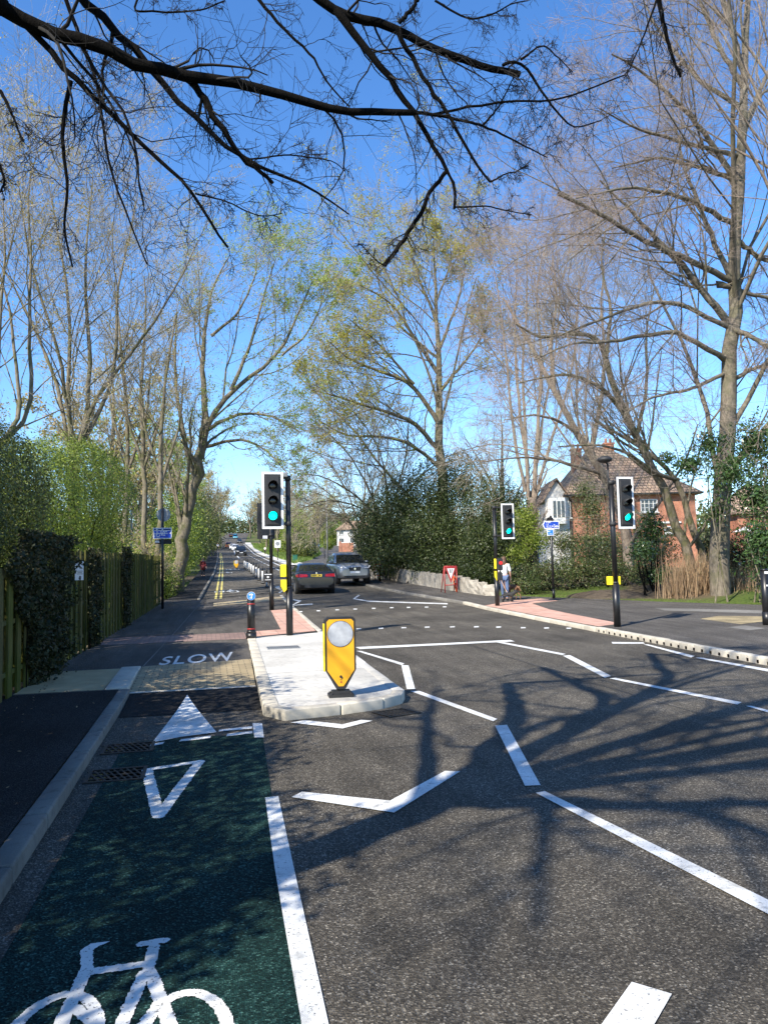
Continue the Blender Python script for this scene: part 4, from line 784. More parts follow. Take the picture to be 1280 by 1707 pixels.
def grass(name, poly, n, h, m, w=.008):
    C = scatter_poly(poly, n); z = Tv(C[:, 1])-.04; hh = h*rng.uniform(.4, 1.2, n); d = rng.normal(size=(n, 2))*.4*hh[:, None]; a = rng.uniform(0, 6.28, n); wv = np.c_[np.cos(a), np.sin(a)]*w
    V = np.stack([np.c_[C-wv, z], np.c_[C+wv, z], np.c_[C+d, z+hh]], 1).reshape(-1, 3)
    o = npmesh(name, V, np.arange(n*3).reshape(n, 3), m); tag(o, None, None, None, 'stuff'); return o
g = grass('grass', [(11.2, 30.2), (12.5, 29.3), (15.6, 24), (17.5, 21.3), (21, 20), (21, 21.6), (18, 22.6), (16.4, 24.8), (13.6, 29.5), (11.6, 31.5)], 26000, .14, l_grass); tag(g, 'strip of short green grass and weeds along the back of the right footway', 'grass')
gv = [(8.9, 80), (13, 98), (19, 130), (27, 190), (40, 250), (16.5, 290), (12, 200), (10.6, 140)]
g = grass('grass', gv, 60000, .5, l_grass, .06); tag(g, 'rough grass verge between the main road and the side road', 'grass')
C = scatter_poly([(-2.3, 2), (-1.4, 2), (-1.25, 12), (-2.2, 13)], 90); C = np.r_[C, scatter_poly([(11, 29), (15.3, 23), (22, 19), (22, 24), (14, 32)], 1500)]; C = np.r_[C, np.c_[rng.normal(-2.3, .08, 160)+np.linspace(0, .5, 160), np.linspace(4, 30, 160)]]
off = np.where((C[:, 0] < -1.2) | (C[:, 0] > 10), .11, .015); V, Q = leaves(np.c_[C, Tv(C[:, 1])+off], .034, .6, 3.); o = npmesh('leaf_litter', V, Q, l_litter); tag(o, 'scattered dead leaves lying along the fence foot and verge', 'leaf litter', None, 'stuff')
# bare soil mound beside the right signal
def mound(name, label, c, rx, ry, h, m):
    n = 26; V = []; Q = []; a = np.linspace(-1, 1, n)
    for i, u in enumerate(a):
        for j, v in enumerate(a):
            x, y = c[0]+u*rx, c[1]+v*ry; V.append((x, y, T(y)-.09+max(0, 1-u*u-v*v)**.8*h+rng.normal()*.02))
    for i in range(n-1):
        for j in range(n-1): Q.append((i*n+j, i*n+j+1, (i+1)*n+j+1, (i+1)*n+j))
    o = npmesh(name, V, Q, m, None, True); o['kind'] = 'structure'; return o
mound('soil_mound', '', (15.4, 27.6), 2.0, 2.0, .4, m_soil); mound('soil_mound', '', (19.4, 24.6), 3.0, 2.0, .3, m_soil)
# far trees along the road
tt = {}
def far_tree(i, x, y, h, kind, lab, grp):
    z = T(y)-.2; B = np.array([x, y, z]); s = h/12
    L = [([B, B+[0, 0, 5*s], B+np.array([.4, .2, 9])*s, B+np.array([.2, 0, 12])*s], .25*s, .04*s)]
    for k in range(6):
        a = k*1.05+i; L.append(([B+np.array([0, 0, (2.5+.5*k)*s]), B+np.array([1.5*math.cos(a), 1.5*math.sin(a), 5.5+.6*k])*s, B+np.array([3.2*math.cos(a), 3.2*math.sin(a), 8.2+.5*k])*s], .12*s, .02*s))
    lv = [dict(n=7, L=(.3, .5), k=5, wob=.15, up=.06, rr=.5, rmin=.012*s), dict(n=6, L=(.35, .6), k=4, wob=.2, up=.04, rr=.6, rmin=.01*s), dict(n=4, L=(.4, .7), k=3, wob=.2, rr=.6, rmin=.009*s)]
    return tree('roadside_tree', lab, tuple(B), L, lv, b_grey, t_grey if kind else t_red, [None, l_young, l_bud, l_olive][kind], 6000, .17*s, .14*s, group=grp, k=8)
fl = [(-5.5, 46, 13, 2, 'bare budding tree behind the leafy bush on the left roadside'), (-5, 62, 14, 1, 'tree with sparse green leaves on the left beyond the leaning one'), (-5.5, 82, 15, 2, 'budding tree over the tall green thicket on the left'), (-4.5, 110, 16, 1, 'pale green far tree on the left above the dark thicket'), (-3, 150, 18, 2, 'distant budding tree on the left where the road climbs')]
for i, (x, y, h, k, lab) in enumerate(fl): far_tree(i, x, y, h, k, lab, 'trees along the left side of the road')
fr = [(12.5, 110, 9, 1, 'small green-tinged tree on the verge between the two roads'), (14, 125, 13, 0, 'bare reddish tree on the verge behind the green cabinet'), (13.5, 150, 14, 2, 'budding tree farther along the verge'), (16, 185, 16, 0, 'bare tree far along the right side of the main road'), (21, 240, 20, 2, 'far budding tree near the top of the hill on the right'), (24, 300, 20, 0, 'farthest bare tree on the right by the hilltop'), (19, 135, 12, 3, 'olive-green tree in the middle of the verge'), (33, 230, 18, 1, 'green tree beyond the parked silver car on the side road'), (43, 200, 14, 3, 'olive tree left of the far white house'), (24, 60, 13, 0, 'bare tree behind the dark evergreens on the right'), (17.5, 262, 17, 0, 'russet bare tree leaning over the far road from the right'), (2.5, 330, 20, 2, 'budding tree on the left of the hilltop'), (24, 400, 16, 2, 'budding tree standing at the road end on the hilltop'), (9, 445, 17, 0, 'bare tree closing the road end on the hilltop'), (.2, 178, 19, 0, 'bare tree leaning out from the far left thicket over the road'), (3.2, 255, 23, 2, 'tall budding tree on the left where the far road meets the sky'), (15.5, 205, 17, 2, 'budding tree on the right edge of the far road by the verge'), (5, 300, 22, 0, 'bare tree behind the light blue van on the left'), (19, 345, 22, 0, 'bare tree behind the light blue van on the right')]
for i, (x, y, h, k, lab) in enumerate(fr): far_tree(i+9, x, y, h, k, lab, 'trees along the right side of the road')
for i, (x, y, rx, ry, rz, lm, lab) in enumerate(((12.8, 108, 1.3, 6, 2.0, l_hedged, 'dark scrub bush on the verge behind the green cabinet'), (14.5, 122, 2.2, 5, 3.0, l_bramble, 'brownish scrub bush between the two roads'), (16, 150, 3, 10, 4.2, l_yellow, 'bright green verge bush farther up the main road'), (18.5, 210, 3.5, 20, 6, l_hedge, 'far green bush on the right verge'), (26, 290, 5, 25, 8, l_bramble, 'farthest brownish bush at the right of the hilltop'), (38, 240, 6, 10, 7, l_yellow, 'green bush closing the view up the side road'), (30, 250, 5, 10, 5, l_hedge, 'green bush behind the parked silver car'))):
    z = T(y); bush('verge_bush', lab, [((x, y, z+rz*.45), (rx, ry, rz*.7)), ((x+rx*.4, y-ry*.3, z+rz*.3), (rx*.8, ry*.6, rz*.5))], 9000, .1+y*.0012, lm, group='bushes on the verge between the roads', stems=14, rough=.35, twigs=2)
# wood on the skyline, one mass
Cs = []
for i in range(190):
    x = rng.uniform(-160, 260) if i < 130 else rng.uniform(-25, 70); y = 330+rng.uniform(0, 160) if i < 130 else rng.uniform(400, 490)
    if abs(x-(8+(y-330)*.1)) < 9 and y < 425: continue
    z = T(y); c = np.array([x, y, z+5.]); d = nrm(rng.normal(size=(420, 3)))*rng.uniform(.5, 1, (420, 1)); Cs.append(c+d*np.array([5, 5, rng.uniform(5, 8)]))
C = np.concatenate(Cs); V, Q = leaves(C, 1.1, .6); tag(npmesh('distant_wood', V, Q, l_bramble), 'brownish distant woodland along the skyline', 'woodland', None, 'stuff')
Cs = []
for i in range(60):
    x = rng.uniform(-60, -7); y = rng.uniform(45, 150)
    c = np.array([x-4, y, T(y)+3.]); d = nrm(rng.normal(size=(500, 3)))*rng.uniform(.4, 1, (500, 1)); Cs.append(c+d*np.array([3.5, 3.5, 3.8]))
V, Q = leaves(np.concatenate(Cs), .35, .6); tag(npmesh('woodland_undergrowth', V, Q, l_bramble), 'tangled undergrowth of the wood behind the left fence', 'undergrowth', None, 'stuff')
Cs = []
for i in range(50):
    x = rng.uniform(19, 90); y = rng.uniform(62, 150)
    if x < 15+(y-60)*.3: continue
    c = np.array([x+6, y, T(y)+2.5]); d = nrm(rng.normal(size=(500, 3)))*rng.uniform(.4, 1, (500, 1)); Cs.append(c+d*np.array([4, 4, 4.]))
V, Q = leaves(np.concatenate(Cs), .4, .6); tag(npmesh('garden_greenery', V, Q, l_bramble), 'mixed garden greenery behind the evergreens and the brick house', 'undergrowth', None, 'stuff')
# ------------------------------------------------------------------ fence, ivy, wall
fence = thing('wooden_fence', (fenceX(20), 20, T(20)), 'long green-stained fence of upright overlapping boards along the left footway', 'fence'); FB = np.array([fenceX(20), 20, T(20)])
ya = -3.
def ftop(y): return (zat(fenceX(y), y, 918+(y-14.5)*.55) if y > 13.6 else T(y)+1.75)
bay = 0
while ya < 31.2:
    yb = min(ya+2.64, 31.3); mb = MB(); y = ya+.11; k = 0
    while y < yb-.05:
        zt = (ftop(y) if y > 13.8 else T(y)+1.75)+random.uniform(-.025, .025); zb = T(y)+random.uniform(.05, .1); rear = k % 2
        x = fenceX(y)-(.17 if rear else 0)+random.uniform(-.004, .004)
        mb.box((x-FB[0], y-FB[1], (zt+zb)/2-FB[2]), (.026, (.37 if rear else .25)+random.uniform(-.03, .015), zt-zb), Matrix.Rotation(random.uniform(-.006, .006), 3, 'X') @ Matrix.Rotation(random.uniform(-.02, .05), 3, 'Z')); y += .22; k += 1
    mb.build('board_panel', m_wood, fence)
    mb = MB()
    for hz in (.4, 1.05, 1.65):
        p0 = Vector((fenceX(ya)-.02, ya, T(ya)+hz)); p1 = Vector((fenceX(yb)-.02, yb, T(yb)+hz)); d = p1-p0
        mb.box((p0+p1)/2-Vector(FB), (.02, d.length, .06), d.to_track_quat('Y', 'Z').to_matrix())
    mb.build('rail', m_wood, fence)
    mb = MB(); mb.box((fenceX(ya)-.12-FB[0], ya-FB[1], T(ya)+.9-FB[2]), (.1, .1, 1.9)); mb.build('post', m_wood, fence); ya = yb; bay += 1
def ivy(label, y0, y1, zlo, zhi, n, size, leaf, taper=0, big=.12):
    u = rng.random(n)**.8; c = (y0+y1)/2; hw = (y1-y0)/2; sd = np.sign(rng.normal(size=n)); ph = rng.uniform(0, 6, 4)
    edge = np.where(sd > 0, np.sin(u*7+ph[0])*.16+np.sin(u*19+ph[1])*.12+np.sin(u*41)*.08, np.sin(u*8+ph[2])*.1+np.sin(u*23+ph[3])*.08)
    y = c+sd*hw*np.clip(1-taper*np.abs(u-.75)+edge, .12, 1.5)*rng.random(n)**.75; z = Tv(y)+zlo+(zhi-zlo)*u
    x = np.array([fenceX(v) for v in y])+.03+np.abs(rng.normal(size=n))*big*(.35+.4*(np.sin(y*9)+np.sin(z*7+y*4)+1).clip(0, 2))
    V, Q = leaves(np.c_[x, y, z], size, .8); B = np.array([fenceX(c), c, T(c)]); rt = thing('ivy', tuple(B), label, 'ivy', 'ivy growing on the fence'); npmesh('foliage', V-B, Q, leaf, rt)
    L = []
    for i in range(14):
        yy_ = c+rng.normal()*(y1-y0)*.2; pz = np.linspace(0.02, zhi*.9, 6); L.append(([(fenceX(yy_)+.03, yy_+rng.normal()*.08, T(yy_)+q) for q in pz], .009, .004))
    P, Rr = limbs_arr(L, 8); V, Q = tubes(P, Rr, 4); npmesh('stems', V-B, Q, b_dark, rt)
ivy('wide mass of dark ivy smothering the fence below the tall hedge', 10.6, 14.3, .05, 2.25, 12000, .058, l_ivy, .9, .13)
ivy('ivy column climbing the fence just right of the small white notice', 16.0, 17.6, .05, 2.1, 2600, .06, l_ivy, .8, .05)
ivy('narrower ivy column farther along the fence', 20.6, 22.2, .05, 2.2, 2000, .06, l_ivy, .8, .05)
# small white notice on the fence
yn = 14.85; xn = fenceX(yn)+.035; zt, zb = zat(xn, yn, 936), zat(xn, yn, 967.5)
nb = thing('notice', (xn+.07, yn, (zt+zb)/2), 'small white notice with a slanting black arrow-like dart fixed to the fence boards', 'sign', rz=R(-68))
hh = zt-zb; mb = MB(); mb.box((0, 0, 0), (.008, .15, hh)); mb.bevel(.002, 1); mb.build('panel', m_reflw, nb)
mb = MB(); mb.prism([(.006, -.03, hh*.42), (.006, .01, hh*.28), (.006, .065, hh*.08), (.006, .05, hh*.1), (.006, -.02, hh*.27)], (.003, 0, 0)); mb.box((.007, .015, -hh*.38), (.003, .028, hh*.22))
for k, (w_, z_) in enumerate(((.1, -.02), (.08, -.1), (.1, -.17))): mb.box((.007, .01, hh*z_), (.002, w_, hh*.025))
mb.build('black_marks', m_mblk, nb)
# low stone retaining wall
wp = [(10.0, 49), (10.2, 47.6), (10.85, 34.8), (11.1, 30.2), (11.35, 29.6)]
mb = MB(); seg = []
for a, b in zip(wp[:-1], wp[1:]):
    n = max(1, int((Vector(b)-Vector(a)).length/.8)); seg += [(Vector(a).lerp(Vector(b), i/n), Vector(a).lerp(Vector(b), (i+1)/n)) for i in range(n)]
for i, (a, b) in enumerate(seg):
    f = i/len(seg); h = .78 if f < .8 else .78*(1-(f-.8)/.5); c = (a+b)/2; d = b-a
    mb.box((c.x+.12, c.y, T(c.y)+h/2), (.24+random.uniform(-.02, .02), d.length*1.01, h+random.uniform(-.02, .04)), Matrix.Rotation(math.atan2(-d.x, d.y), 3, 'Z') @ Matrix.Rotation(.06, 3, 'Y'))
bmesh.ops.subdivide_edges(mb.bm, edges=mb.bm.edges[:], cuts=3, use_grid_fill=True)
for v in mb.bm.verts: v.co += Vector((random.gauss(0, .018), 0, random.gauss(0, .01)))
tag(mb.build('stone_wall', m_stone), 'low rough stone retaining wall below the dark evergreens', 'wall')
# ------------------------------------------------------------------ house
def zs(Y): return Y/1282
hp = at(950, 900, 52); HZ = T(52)-.2; house = thing('brick_house', (float(hp[0]), 52, HZ), 'orange brick house with a brown tiled hip roof behind the trees on the right', 'house', rz=R(-14))
inv = Matrix.Rotation(R(14), 3, 'Z')
ev = zat(hp[0], 52, 826)-HZ; ap = zat(at(1017, 745, 55)[0], 55, 745)-HZ
WD, DP = 9.3, 8.0
mb = MB(); mb.box((WD/2, DP/2, ev/2), (WD, DP, ev)); mb.build('wall', m_brick, house)
def roof(mb, x0, x1, y0, y1, z0, ridge, th=.12):
    a = [(x0, y0, z0), (x1, y0, z0), (x1, y1, z0), (x0, y1, z0)]; r0, r1 = ridge
    for f in ((a[0], a[1], r1, r0), (a[2], a[3], r0, r1), (a[1], a[2], r1), (a[3], a[0], r0)): mb.face(f)
    mb.box(((x0+x1)/2, (y0+y1)/2, z0-.06), (x1-x0-.02, y1-y0-.02, .1))
mb = MB(); roof(mb, -.45, WD+.45, -.45, DP+.45, ev, ((2.7, 3.8, ap), (4.0, 4.2, ap))); rf = mb.build('roof', m_tile, house)
for cxh, cyh, hh_ in ((1.4, 3.0, ap-.45), (4.3, 4.3, ap+.15)):
    mb = MB(); mb.box((cxh, cyh, hh_-1.0), (.75, .6, 2.2)); mb.box((cxh, cyh, hh_+.12), (.86, .7, .14)); mb.cyl((cxh-.18, cyh, hh_+.18), (cxh-.18, cyh, hh_+.55), .1); mb.cyl((cxh+.18, cyh, hh_+.18), (cxh+.18, cyh, hh_+.55), .1); mb.build('chimney', m_brick, rf)
def window(x, z, w, h, nx_, nz_, parent=house, y=0., arch_=False):
    mb = MB(); t = .07
    for dx in (-w/2+t/2, w/2-t/2): mb.box((x+dx, y-.03, z), (t, .1, h))
    for dz in (-h/2+t/2, h/2-t/2): mb.box((x, y-.032, z+dz), (w-2*t, .1, t))
    for i in range(1, nx_): mb.box((x-w/2+w*i/nx_, y-.028, z), (.045, .07, h-2*t))
    for i in range(1, nz_): mb.box((x, y-.026, z-h/2+h*i/nz_), (w-2*t, .06, .03))
    mb.box((x, y-.07, z-h/2-.05), (w+.14, .18, .08)); o = mb.build('window', m_wfr, parent)
    mb = MB(); mb.box((x, y-.008, z), (w-.1, .02, h-.1)); mb.build('pane', m_win, o)
def hx(px): return (at(px, 850, 51)[0]-hp[0])/math.cos(R(14))*.985
zw = lambda py: zat(hp[0]+4, 50.6, py)-HZ
window(hx(1078), zw(843), 1.25, .95, 4, 3); window(hx(1108), zw(884), .95, .5, 2, 1); window(hx(957), zw(846), .42, 1.2, 1, 3)
mb = MB(); mb.box((hx(1108), -.02, zw(872)), (1.5, .2, .12)); mb.build('lintel', m_wfr, house)
mb = MB(); mb.tube([(.15, -.1, ev-.1), (.15, -.1, .1)], .04); mb.box((WD/2, -.48, ev-.02), (WD+.9, .1, .1)); mb.build('gutter', m_mblk, house)
# white gabled wing with bay
mb = MB(); wx0, wx1 = -1.75, -.02
mb.box(((wx0+wx1)/2, 1.8, ev*.5-.1), (wx1-wx0, 4, ev-.2)); mb.build('wing_wall', m_render, house)
mb = MB(); gz = ev-.2; mid = (wx0+wx1)/2
mb.prism([(wx0, -.2, gz), (wx1, -.2, gz), (mid, -.2, gz+1.3)], (0, 4, 0)); mb.build('gable', m_render, house)
mb = MB()
for sx, xx in ((-1, wx0-.25), (1, wx1+.25)):
    e = Vector((xx, 0, gz-.3)); t_ = Vector((mid, 0, gz+1.42)); n_ = Vector((-(t_-e).z*sx*-1, 0, abs(t_.x-e.x))).normalized()
    mb.prism([(e.x, -.45, e.z), (t_.x, -.45, t_.z), (t_.x, -.45, t_.z+.1), (e.x, -.45, e.z+.1)], (0, 4.6, 0))
mb.build('wing_roof', m_tile, house)
zc = zw(849); mb = MB(); mb.prism([(wx0+.15, -.2, zc-.95), (wx0+.4, -.75, zc-.95), (wx1-.4, -.75, zc-.95), (wx1-.15, -.2, zc-.95)], (0, 0, 1.9)); bayo = mb.build('bay_window', m_wfr, house)
mb = MB()
for i in range(3): mb.box((wx0+.57+i*.3, -.757, zc+.1), (.22, .02, 1.2))
mb.build('pane', m_win, bayo)
# neighbouring house glimpsed at the right edge
h2p = at(1238, 880, 58); h2 = thing('brick_house', (float(h2p[0]), 58, T(58)), 'second brick house glimpsed through the laurel at the right edge', 'house', rz=R(-14))
e2 = zat(h2p[0], 58, 855)-T(58); mb = MB(); mb.box((2.6, 3, e2/2), (6, 6, e2)); mb.build('wall', m_brick, h2); mb = MB(); roof(mb, -.8, 6, -.4, 6.4, e2, ((1.5, 3, e2+2.6), (3.7, 3, e2+2.6))); mb.build('roof', m_tile, h2)
window(.6, e2*.55, .9, 1.1, 2, 2, h2)
mb = MB(); px_ = at(1243, 885, 50); b_ = Vector((px_[0], 50, T(50)))
par = thing('garden_parasol', tuple(b_), 'pale garden parasol in front of the house glimpsed at the right edge', 'parasol'); zt_ = zat(b_.x, 50, 880)-T(50)
mb.cyl((0, 0, 0), (0, 0, zt_), .025); mb.build('pole', m_wfr, par); mb = MB(); mb.cyl((0, 0, zt_-.3), (0, 0, zt_+.1), 1.0, .03, 8, cap=False); mb.build('canopy', m_render, par)
# far white house at the side road
w3 = at(570, 890, 225); wh = thing('white_house', (float(w3[0]), 225, T(225)), 'far white house at the end of the side road', 'house', rz=R(-10))
mb = MB(); mb.box((4, 4, 2.4), (11, 8, 4.8)); mb.build('wall', m_render, wh); mb = MB(); roof(mb, -2, 10, -.5, 8.5, 4.8, ((1.5, 4, 7.6), (6.5, 4, 7.6))); mb.build('roof', m_tile, wh)
for wx in (-.2, 3, 7): window(wx, 3.9, 1.4, 1.0, 2, 1, wh); window(wx, 1.6, 1.4, 1.3, 2, 1, wh)
p = G(568, 920); gw = thing('garden_wall', (p[0], p[1], T(p[1])), 'short orange brick garden wall beside the side road', 'wall'); mb = MB(); mb.box((1.3, 0, .9), (2.6, .3, 1.8)); mb.box((-.1, 0, 1.05), (.45, .45, 2.1)); mb.build('wall', m_brick, gw)
p = G(548, 917); bush('clipped_bush', 'round clipped bush beside the brick garden wall on the side road', [((p[0], p[1], T(p[1])+1.3), (1.2, 1.2, 1.3))], 3500, .22, l_yellow, rough=.05, stems=6)
# ------------------------------------------------------------------ traffic signals
def gp(px, py, h=.1):
    x, y = G(px, py, h); return Vector((x, y, T(y)+h))
def head_parts(root, c, w, h, rear=False, lit=True):
    """signal head centred at local c facing -Y (or +Y): board, border, housing, three lenses with hoods"""
    s = 1 if not rear else -1; cx, cy, cz = c
    mb = MB(); mb.box((cx, cy, cz), (w, .02, h)); mb.bevel(.004, 1); mb.build('backing_board', m_mblk, root)
    if not rear:
        b = .055*w/.5; mb = MB()
        for dx in (-w/2+b/2, w/2-b/2): mb.box((cx+dx, cy-.013, cz), (b, .012, h))
        for dz in (-h/2+b/2, h/2-b/2): mb.box((cx, cy-.0125, cz+dz), (w-2*b, .012, b))
        mb.build('border', m_reflw, root)
    hw, hh = w*.62, h*.86
    mb = MB(); mb.box((cx, cy+s*.07 if not rear else cy-.07, cz), (hw, .14, hh)); mb.bevel(.02, 2); mb.build('housing', m_black, root)
    mb = MB(); mb.box((cx, cy-s*.02, cz), (hw, .03, hh)); mb.bevel(.01, 1); mb.build('front_plate', m_mblk, root)
    lr = .2*w
    for k in range(3):
        z = cz+h*(.26-.265*k); fy = cy-s*.037
        lit_ = (k == 2 and lit)
        mb = MB(); mb.ball((cx, fy, z), lr, (1, .16, 1), n=14); mb.build('lens', m_glow if lit_ else m_lens, root)
        mb = MB(); n = 22; a0, a1 = R(-38), R(218); lh = .24*w/.5; r1 = lr*1.2
        for i in range(n):
            q = []
            for (i_, d) in ((i, 0), (i+1, 0), (i+1, 1), (i, 1)):
                a = a0+(a1-a0)*i_/n; dep = lh*d*(.35+.65*max(0, math.sin(a))**.7) if d else 0
                q.append((cx+r1*math.cos(a)*(1-.05*d), fy-s*dep, z+r1*math.sin(a)*(1-.05*d)-.012*d))
            mb.face(q)
        bmesh.ops.remove_doubles(mb.bm, verts=mb.bm.verts[:], dist=1e-4); bmesh.ops.solidify(mb.bm, geom=mb.bm.faces[:], thickness=.006); mb.build('hood', m_mblk, root, True)
def pole_part(root, h, r=.057, sleeve=1.05):
    mb = MB(); mb.cyl((0, 0, sleeve), (0, 0, h), r, n=20); mb.cyl((0, 0, h), (0, 0, h+.03), r*1.08, r*.8, n=20); mb.build('pole', m_black, root)
    mb = MB(); mb.cyl((0, 0, -.02), (0, 0, sleeve), r*1.32, n=20); mb.cyl((0, 0, sleeve), (0, 0, sleeve+.05), r*1.32, r*1.02, n=20); mb.ball((-.02, -r*1.33, sleeve+.02), .016, n=5); mb.build('base_sleeve', m_black, root)
def sig(label, base, top, board, rear=False, lit=True, sleeve=1.05, r=.057):
    b = gp(*base); root = thing('traffic_signal', tuple(b), label, 'traffic light', 'traffic signals at the crossing'); s = (b.y)/1282*.985
    zt_ = zat(b.x, b.y, top)-b.z; pole_part(root, zt_, r, sleeve)
    z1, z0 = zat(b.x, b.y, board[1])-b.z, zat(b.x, b.y, board[3])-b.z; yb = -.12 if not rear else .12
    cxp = (board[0]+board[2])/2; X = at(cxp, (board[1]+board[3])/2, b.y+yb)[0]-b.x; w = (board[2]-board[0])*s*1.02
    head_parts(root, (X, yb, (z0+z1)/2), w, z1-z0, rear, lit)
    mb = MB(); sg = 1 if X > 0 else -1
    for zz in (z0+.12, z1-.12): mb.box((X*.4, yb*.3, zz), (abs(X)*.8, .05, .05)); mb.cyl((0, 0, zz-.05), (0, 0, zz+.05), r*1.25)
    mb.build('bracket', m_mblk, root); return root, b, zt_, X, yb, (z0+z1)/2
s1, b1_, zt1, X1, yb1, zc1 = sig('nearest traffic signal showing green, on the island beside the black bollard', (483, 1060), 796, (437, 788, 472, 882))
mb = MB(); mb.box((-.06, -.06, zt1+.06), (.1, .16, .1), Matrix.Rotation(.2, 3, 'X')); mb.bevel(.015, 2); mb.cyl((0, 0, zt1), (0, 0, zt1+.05), .03); mb.build('detector_camera', m_grey, s1)
def push_unit(root, b, px, z_top, z_bot, side, m, y=0.):
    za, zb_ = zat(b.x, b.y, z_top)-b.z, zat(b.x, b.y, z_bot)-b.z; mid = (za+zb_)/2
    mb = MB(); mb.box((side*.125, y, (za+mid+.03)/2), (.12, .22, za-mid-.03)); mb.prism([(side*.065, y-.1, zb_+.06), (side*.065, y-.1, mid-.03), (side*.18, y-.1, mid-.03), (side*.18, y-.1, zb_+.12), (side*.12, y-.1, zb_)], (0, .2, 0)); mb.bevel(.012, 2)
    mb.build('push_button_unit', m, root)
push_unit(s1, b1_, 476, 941, 987, -1, m_yelb)
s2, b2_, zt2, X2, yb2, zc2 = sig('rear-facing traffic signal whose black back shows behind the nearest one', (453, 1017), 832, (429, 838, 458, 898), rear=True, sleeve=1.0)
mb = MB(); mb.box((X2*1.0-.05, yb2-.145, zc2-.55), (.16, .004, .1)); mb.build('label_plate', m_reflw, s2)
zz = zat(b2_.x, b2_.y, 963)-b2_.z; mb = MB(); mb.box((-.12, -.02, zz), (.26, .12, .3)); mb.bevel(.02, 2); mb.build('push_button_unit', m_mblk, s2)
mb = MB(); mb.box((-.12, -.085, zz+.11), (.24, .006, .025)); mb.box((-.12, -.085, zz-.07), (.18, .006, .02)); mb.cyl((-.12, -.082, zz+.02), (-.12, -.088, zz+.02), .035); mb.build('symbol', m_white, s2)
s3, b3_, zt3, X3, yb3, zc3 = sig('traffic signal showing green beside the woman walking a dog', (829, 1010), 849, (834, 840, 858, 899), sleeve=1.0)
zz = zat(b3_.x, b3_.y, 951)-b3_.z
mb = MB(); mb.box((-.055, -.075, zz+.22), (.07, .05, .34)); mb.prism([(-.09, -.1, zz-.2), (-.02, -.1, zz-.35), (-.02, -.1, zz-.02), (-.09, -.1, zz-.02)], (0, .05, 0)); mb.bevel(.008, 1); mb.build('push_button_unit', m_yelb, s3)
mb = MB(); mb.box((.1, -.02, zz+.2), (.2, .2, .4)); mb.box((.1, -.02, zz-.2), (.18, .18, .28)); mb.bevel(.03, 2); mb.build('pedestrian_signal', m_mblk, s3)
mb = MB(); mb.cyl((.12, -.12, zz+.25), (.12, -.128, zz+.25), .055); mb.build('red_figure_lens', m_redl, s3)
s4, b4_, zt4, X4, yb4, zc4 = sig('right-hand traffic signal showing green in front of the brick house', (1029, 1045), 809, (1026, 796, 1059, 882), sleeve=1.0, r=.06)
zr = zat(b4_.x, b4_.y, 768)-b4_.z
mb = MB(); mb.cyl((-.06, 0, zt4-.1), (-.06, 0, zr-.1), .022); mb.cyl((-.06, 0, zr-.1), (-.12, -.02, zr), .02); mb.build('rod', m_mblk, s4)
mb = MB(); mb.ball((-.16, -.05, zr+.02), .15, (1.15, 1.2, .55), n=10); mb.build('detector_dome', m_mblk, s4)
zz = zat(b4_.x, b4_.y, 968)-b4_.z; mb = MB(); mb.box((-.095, .08, zz), (.07, .2, .2)); mb.bevel(.012, 2); mb.build('push_button_unit', m_yelb, s4)
mb = MB(); mb.box((.095, .08, zz), (.07, .2, .2)); mb.bevel(.012, 2); mb.build('push_button_unit', m_yelb, s4)
# ------------------------------------------------------------------ bollards and signs
def ybollard(pb_, top, w, label, h=None):
    root = thing('yellow_bollard', tuple(pb_), label, 'bollard', 'yellow reflective bollards'); H_ = top; k = w/2
    ol = lambda k, z0, z1, zt_, c: [(-c, z0), (c, z0), (k, z1), (k, zt_-.03), (k-.03, zt_), (-k+.03, zt_), (-k, zt_-.03), (-k, z1)]
    mb = MB(); mb.prism([(x, -.06, z) for x, z in ol(k, .1*H_, .34*H_, H_, .055)], (0, .12, 0)); mb.bevel(.012, 2); mb.build('frame', m_mblk, root)
    mb = MB(); mb.prism([(x, -.066, z) for x, z in ol(k-.022, .135*H_, .335*H_, H_-.025, .03)], (0, .006, 0)); mb.build('front_panel', m_yel, root)
    mb = MB(); mb.box((-k-.006, 0, .62*H_), (.02, .085, .6*H_)); mb.bevel(.004, 1); mb.build('side_reflector', m_yelb, root)
    mb = MB(); rr = k*.82; mb.cyl((0, -.066, .79*H_), (0, -.07, .79*H_), rr+.006, n=40); mb.build('disc_rim', m_mblk, root)
    mb = MB(); mb.cyl((0, -.068, .79*H_), (0, -.074, .79*H_), rr, n=40); mb.build('reflector_disc', m_ref, root)
    mb = MB(); mb.ball((-.002, -.068, .255*H_), .017, (1, .1, 1), n=6); mb.ball((.012, -.068, .238*H_), .012, (1, .1, 1), n=6); mb.box((0, -.067, .215*H_), (.03, .003, .006)); mb.build('printed_mark', m_mblk, root)
    mb = MB(); mb.cyl((0, -.066, .187*H_), (0, -.069, .187*H_), .011, n=10); mb.build('red_dot', m_redp, root)
    mb = MB(); mb.cyl((0, 0, .05), (0, 0, .12*H_), .045, n=12); mb.build('stem', m_mblk, root)
    mb = MB(); mb.prism([(-.15, -.11, -.01), (.15, -.11, -.01), (.15, .11, -.01), (-.15, .11, -.01)], (0, 0, .045)); mb.prism([(-.11, -.08, .034), (.11, -.08, .034), (.11, .08, .034), (-.11, .08, .034)], (0, 0, .04)); mb.bevel(.012, 1)
    for sx in (-.12, .12):
        for sy in (-.085, .085): mb.cyl((sx, sy, .03), (sx, sy, .05), .016, n=8)
    mb.build('base_plate', m_mblk, root); return root
bb = gp(568, 1161, .112); s_ = (bb.y)/1282
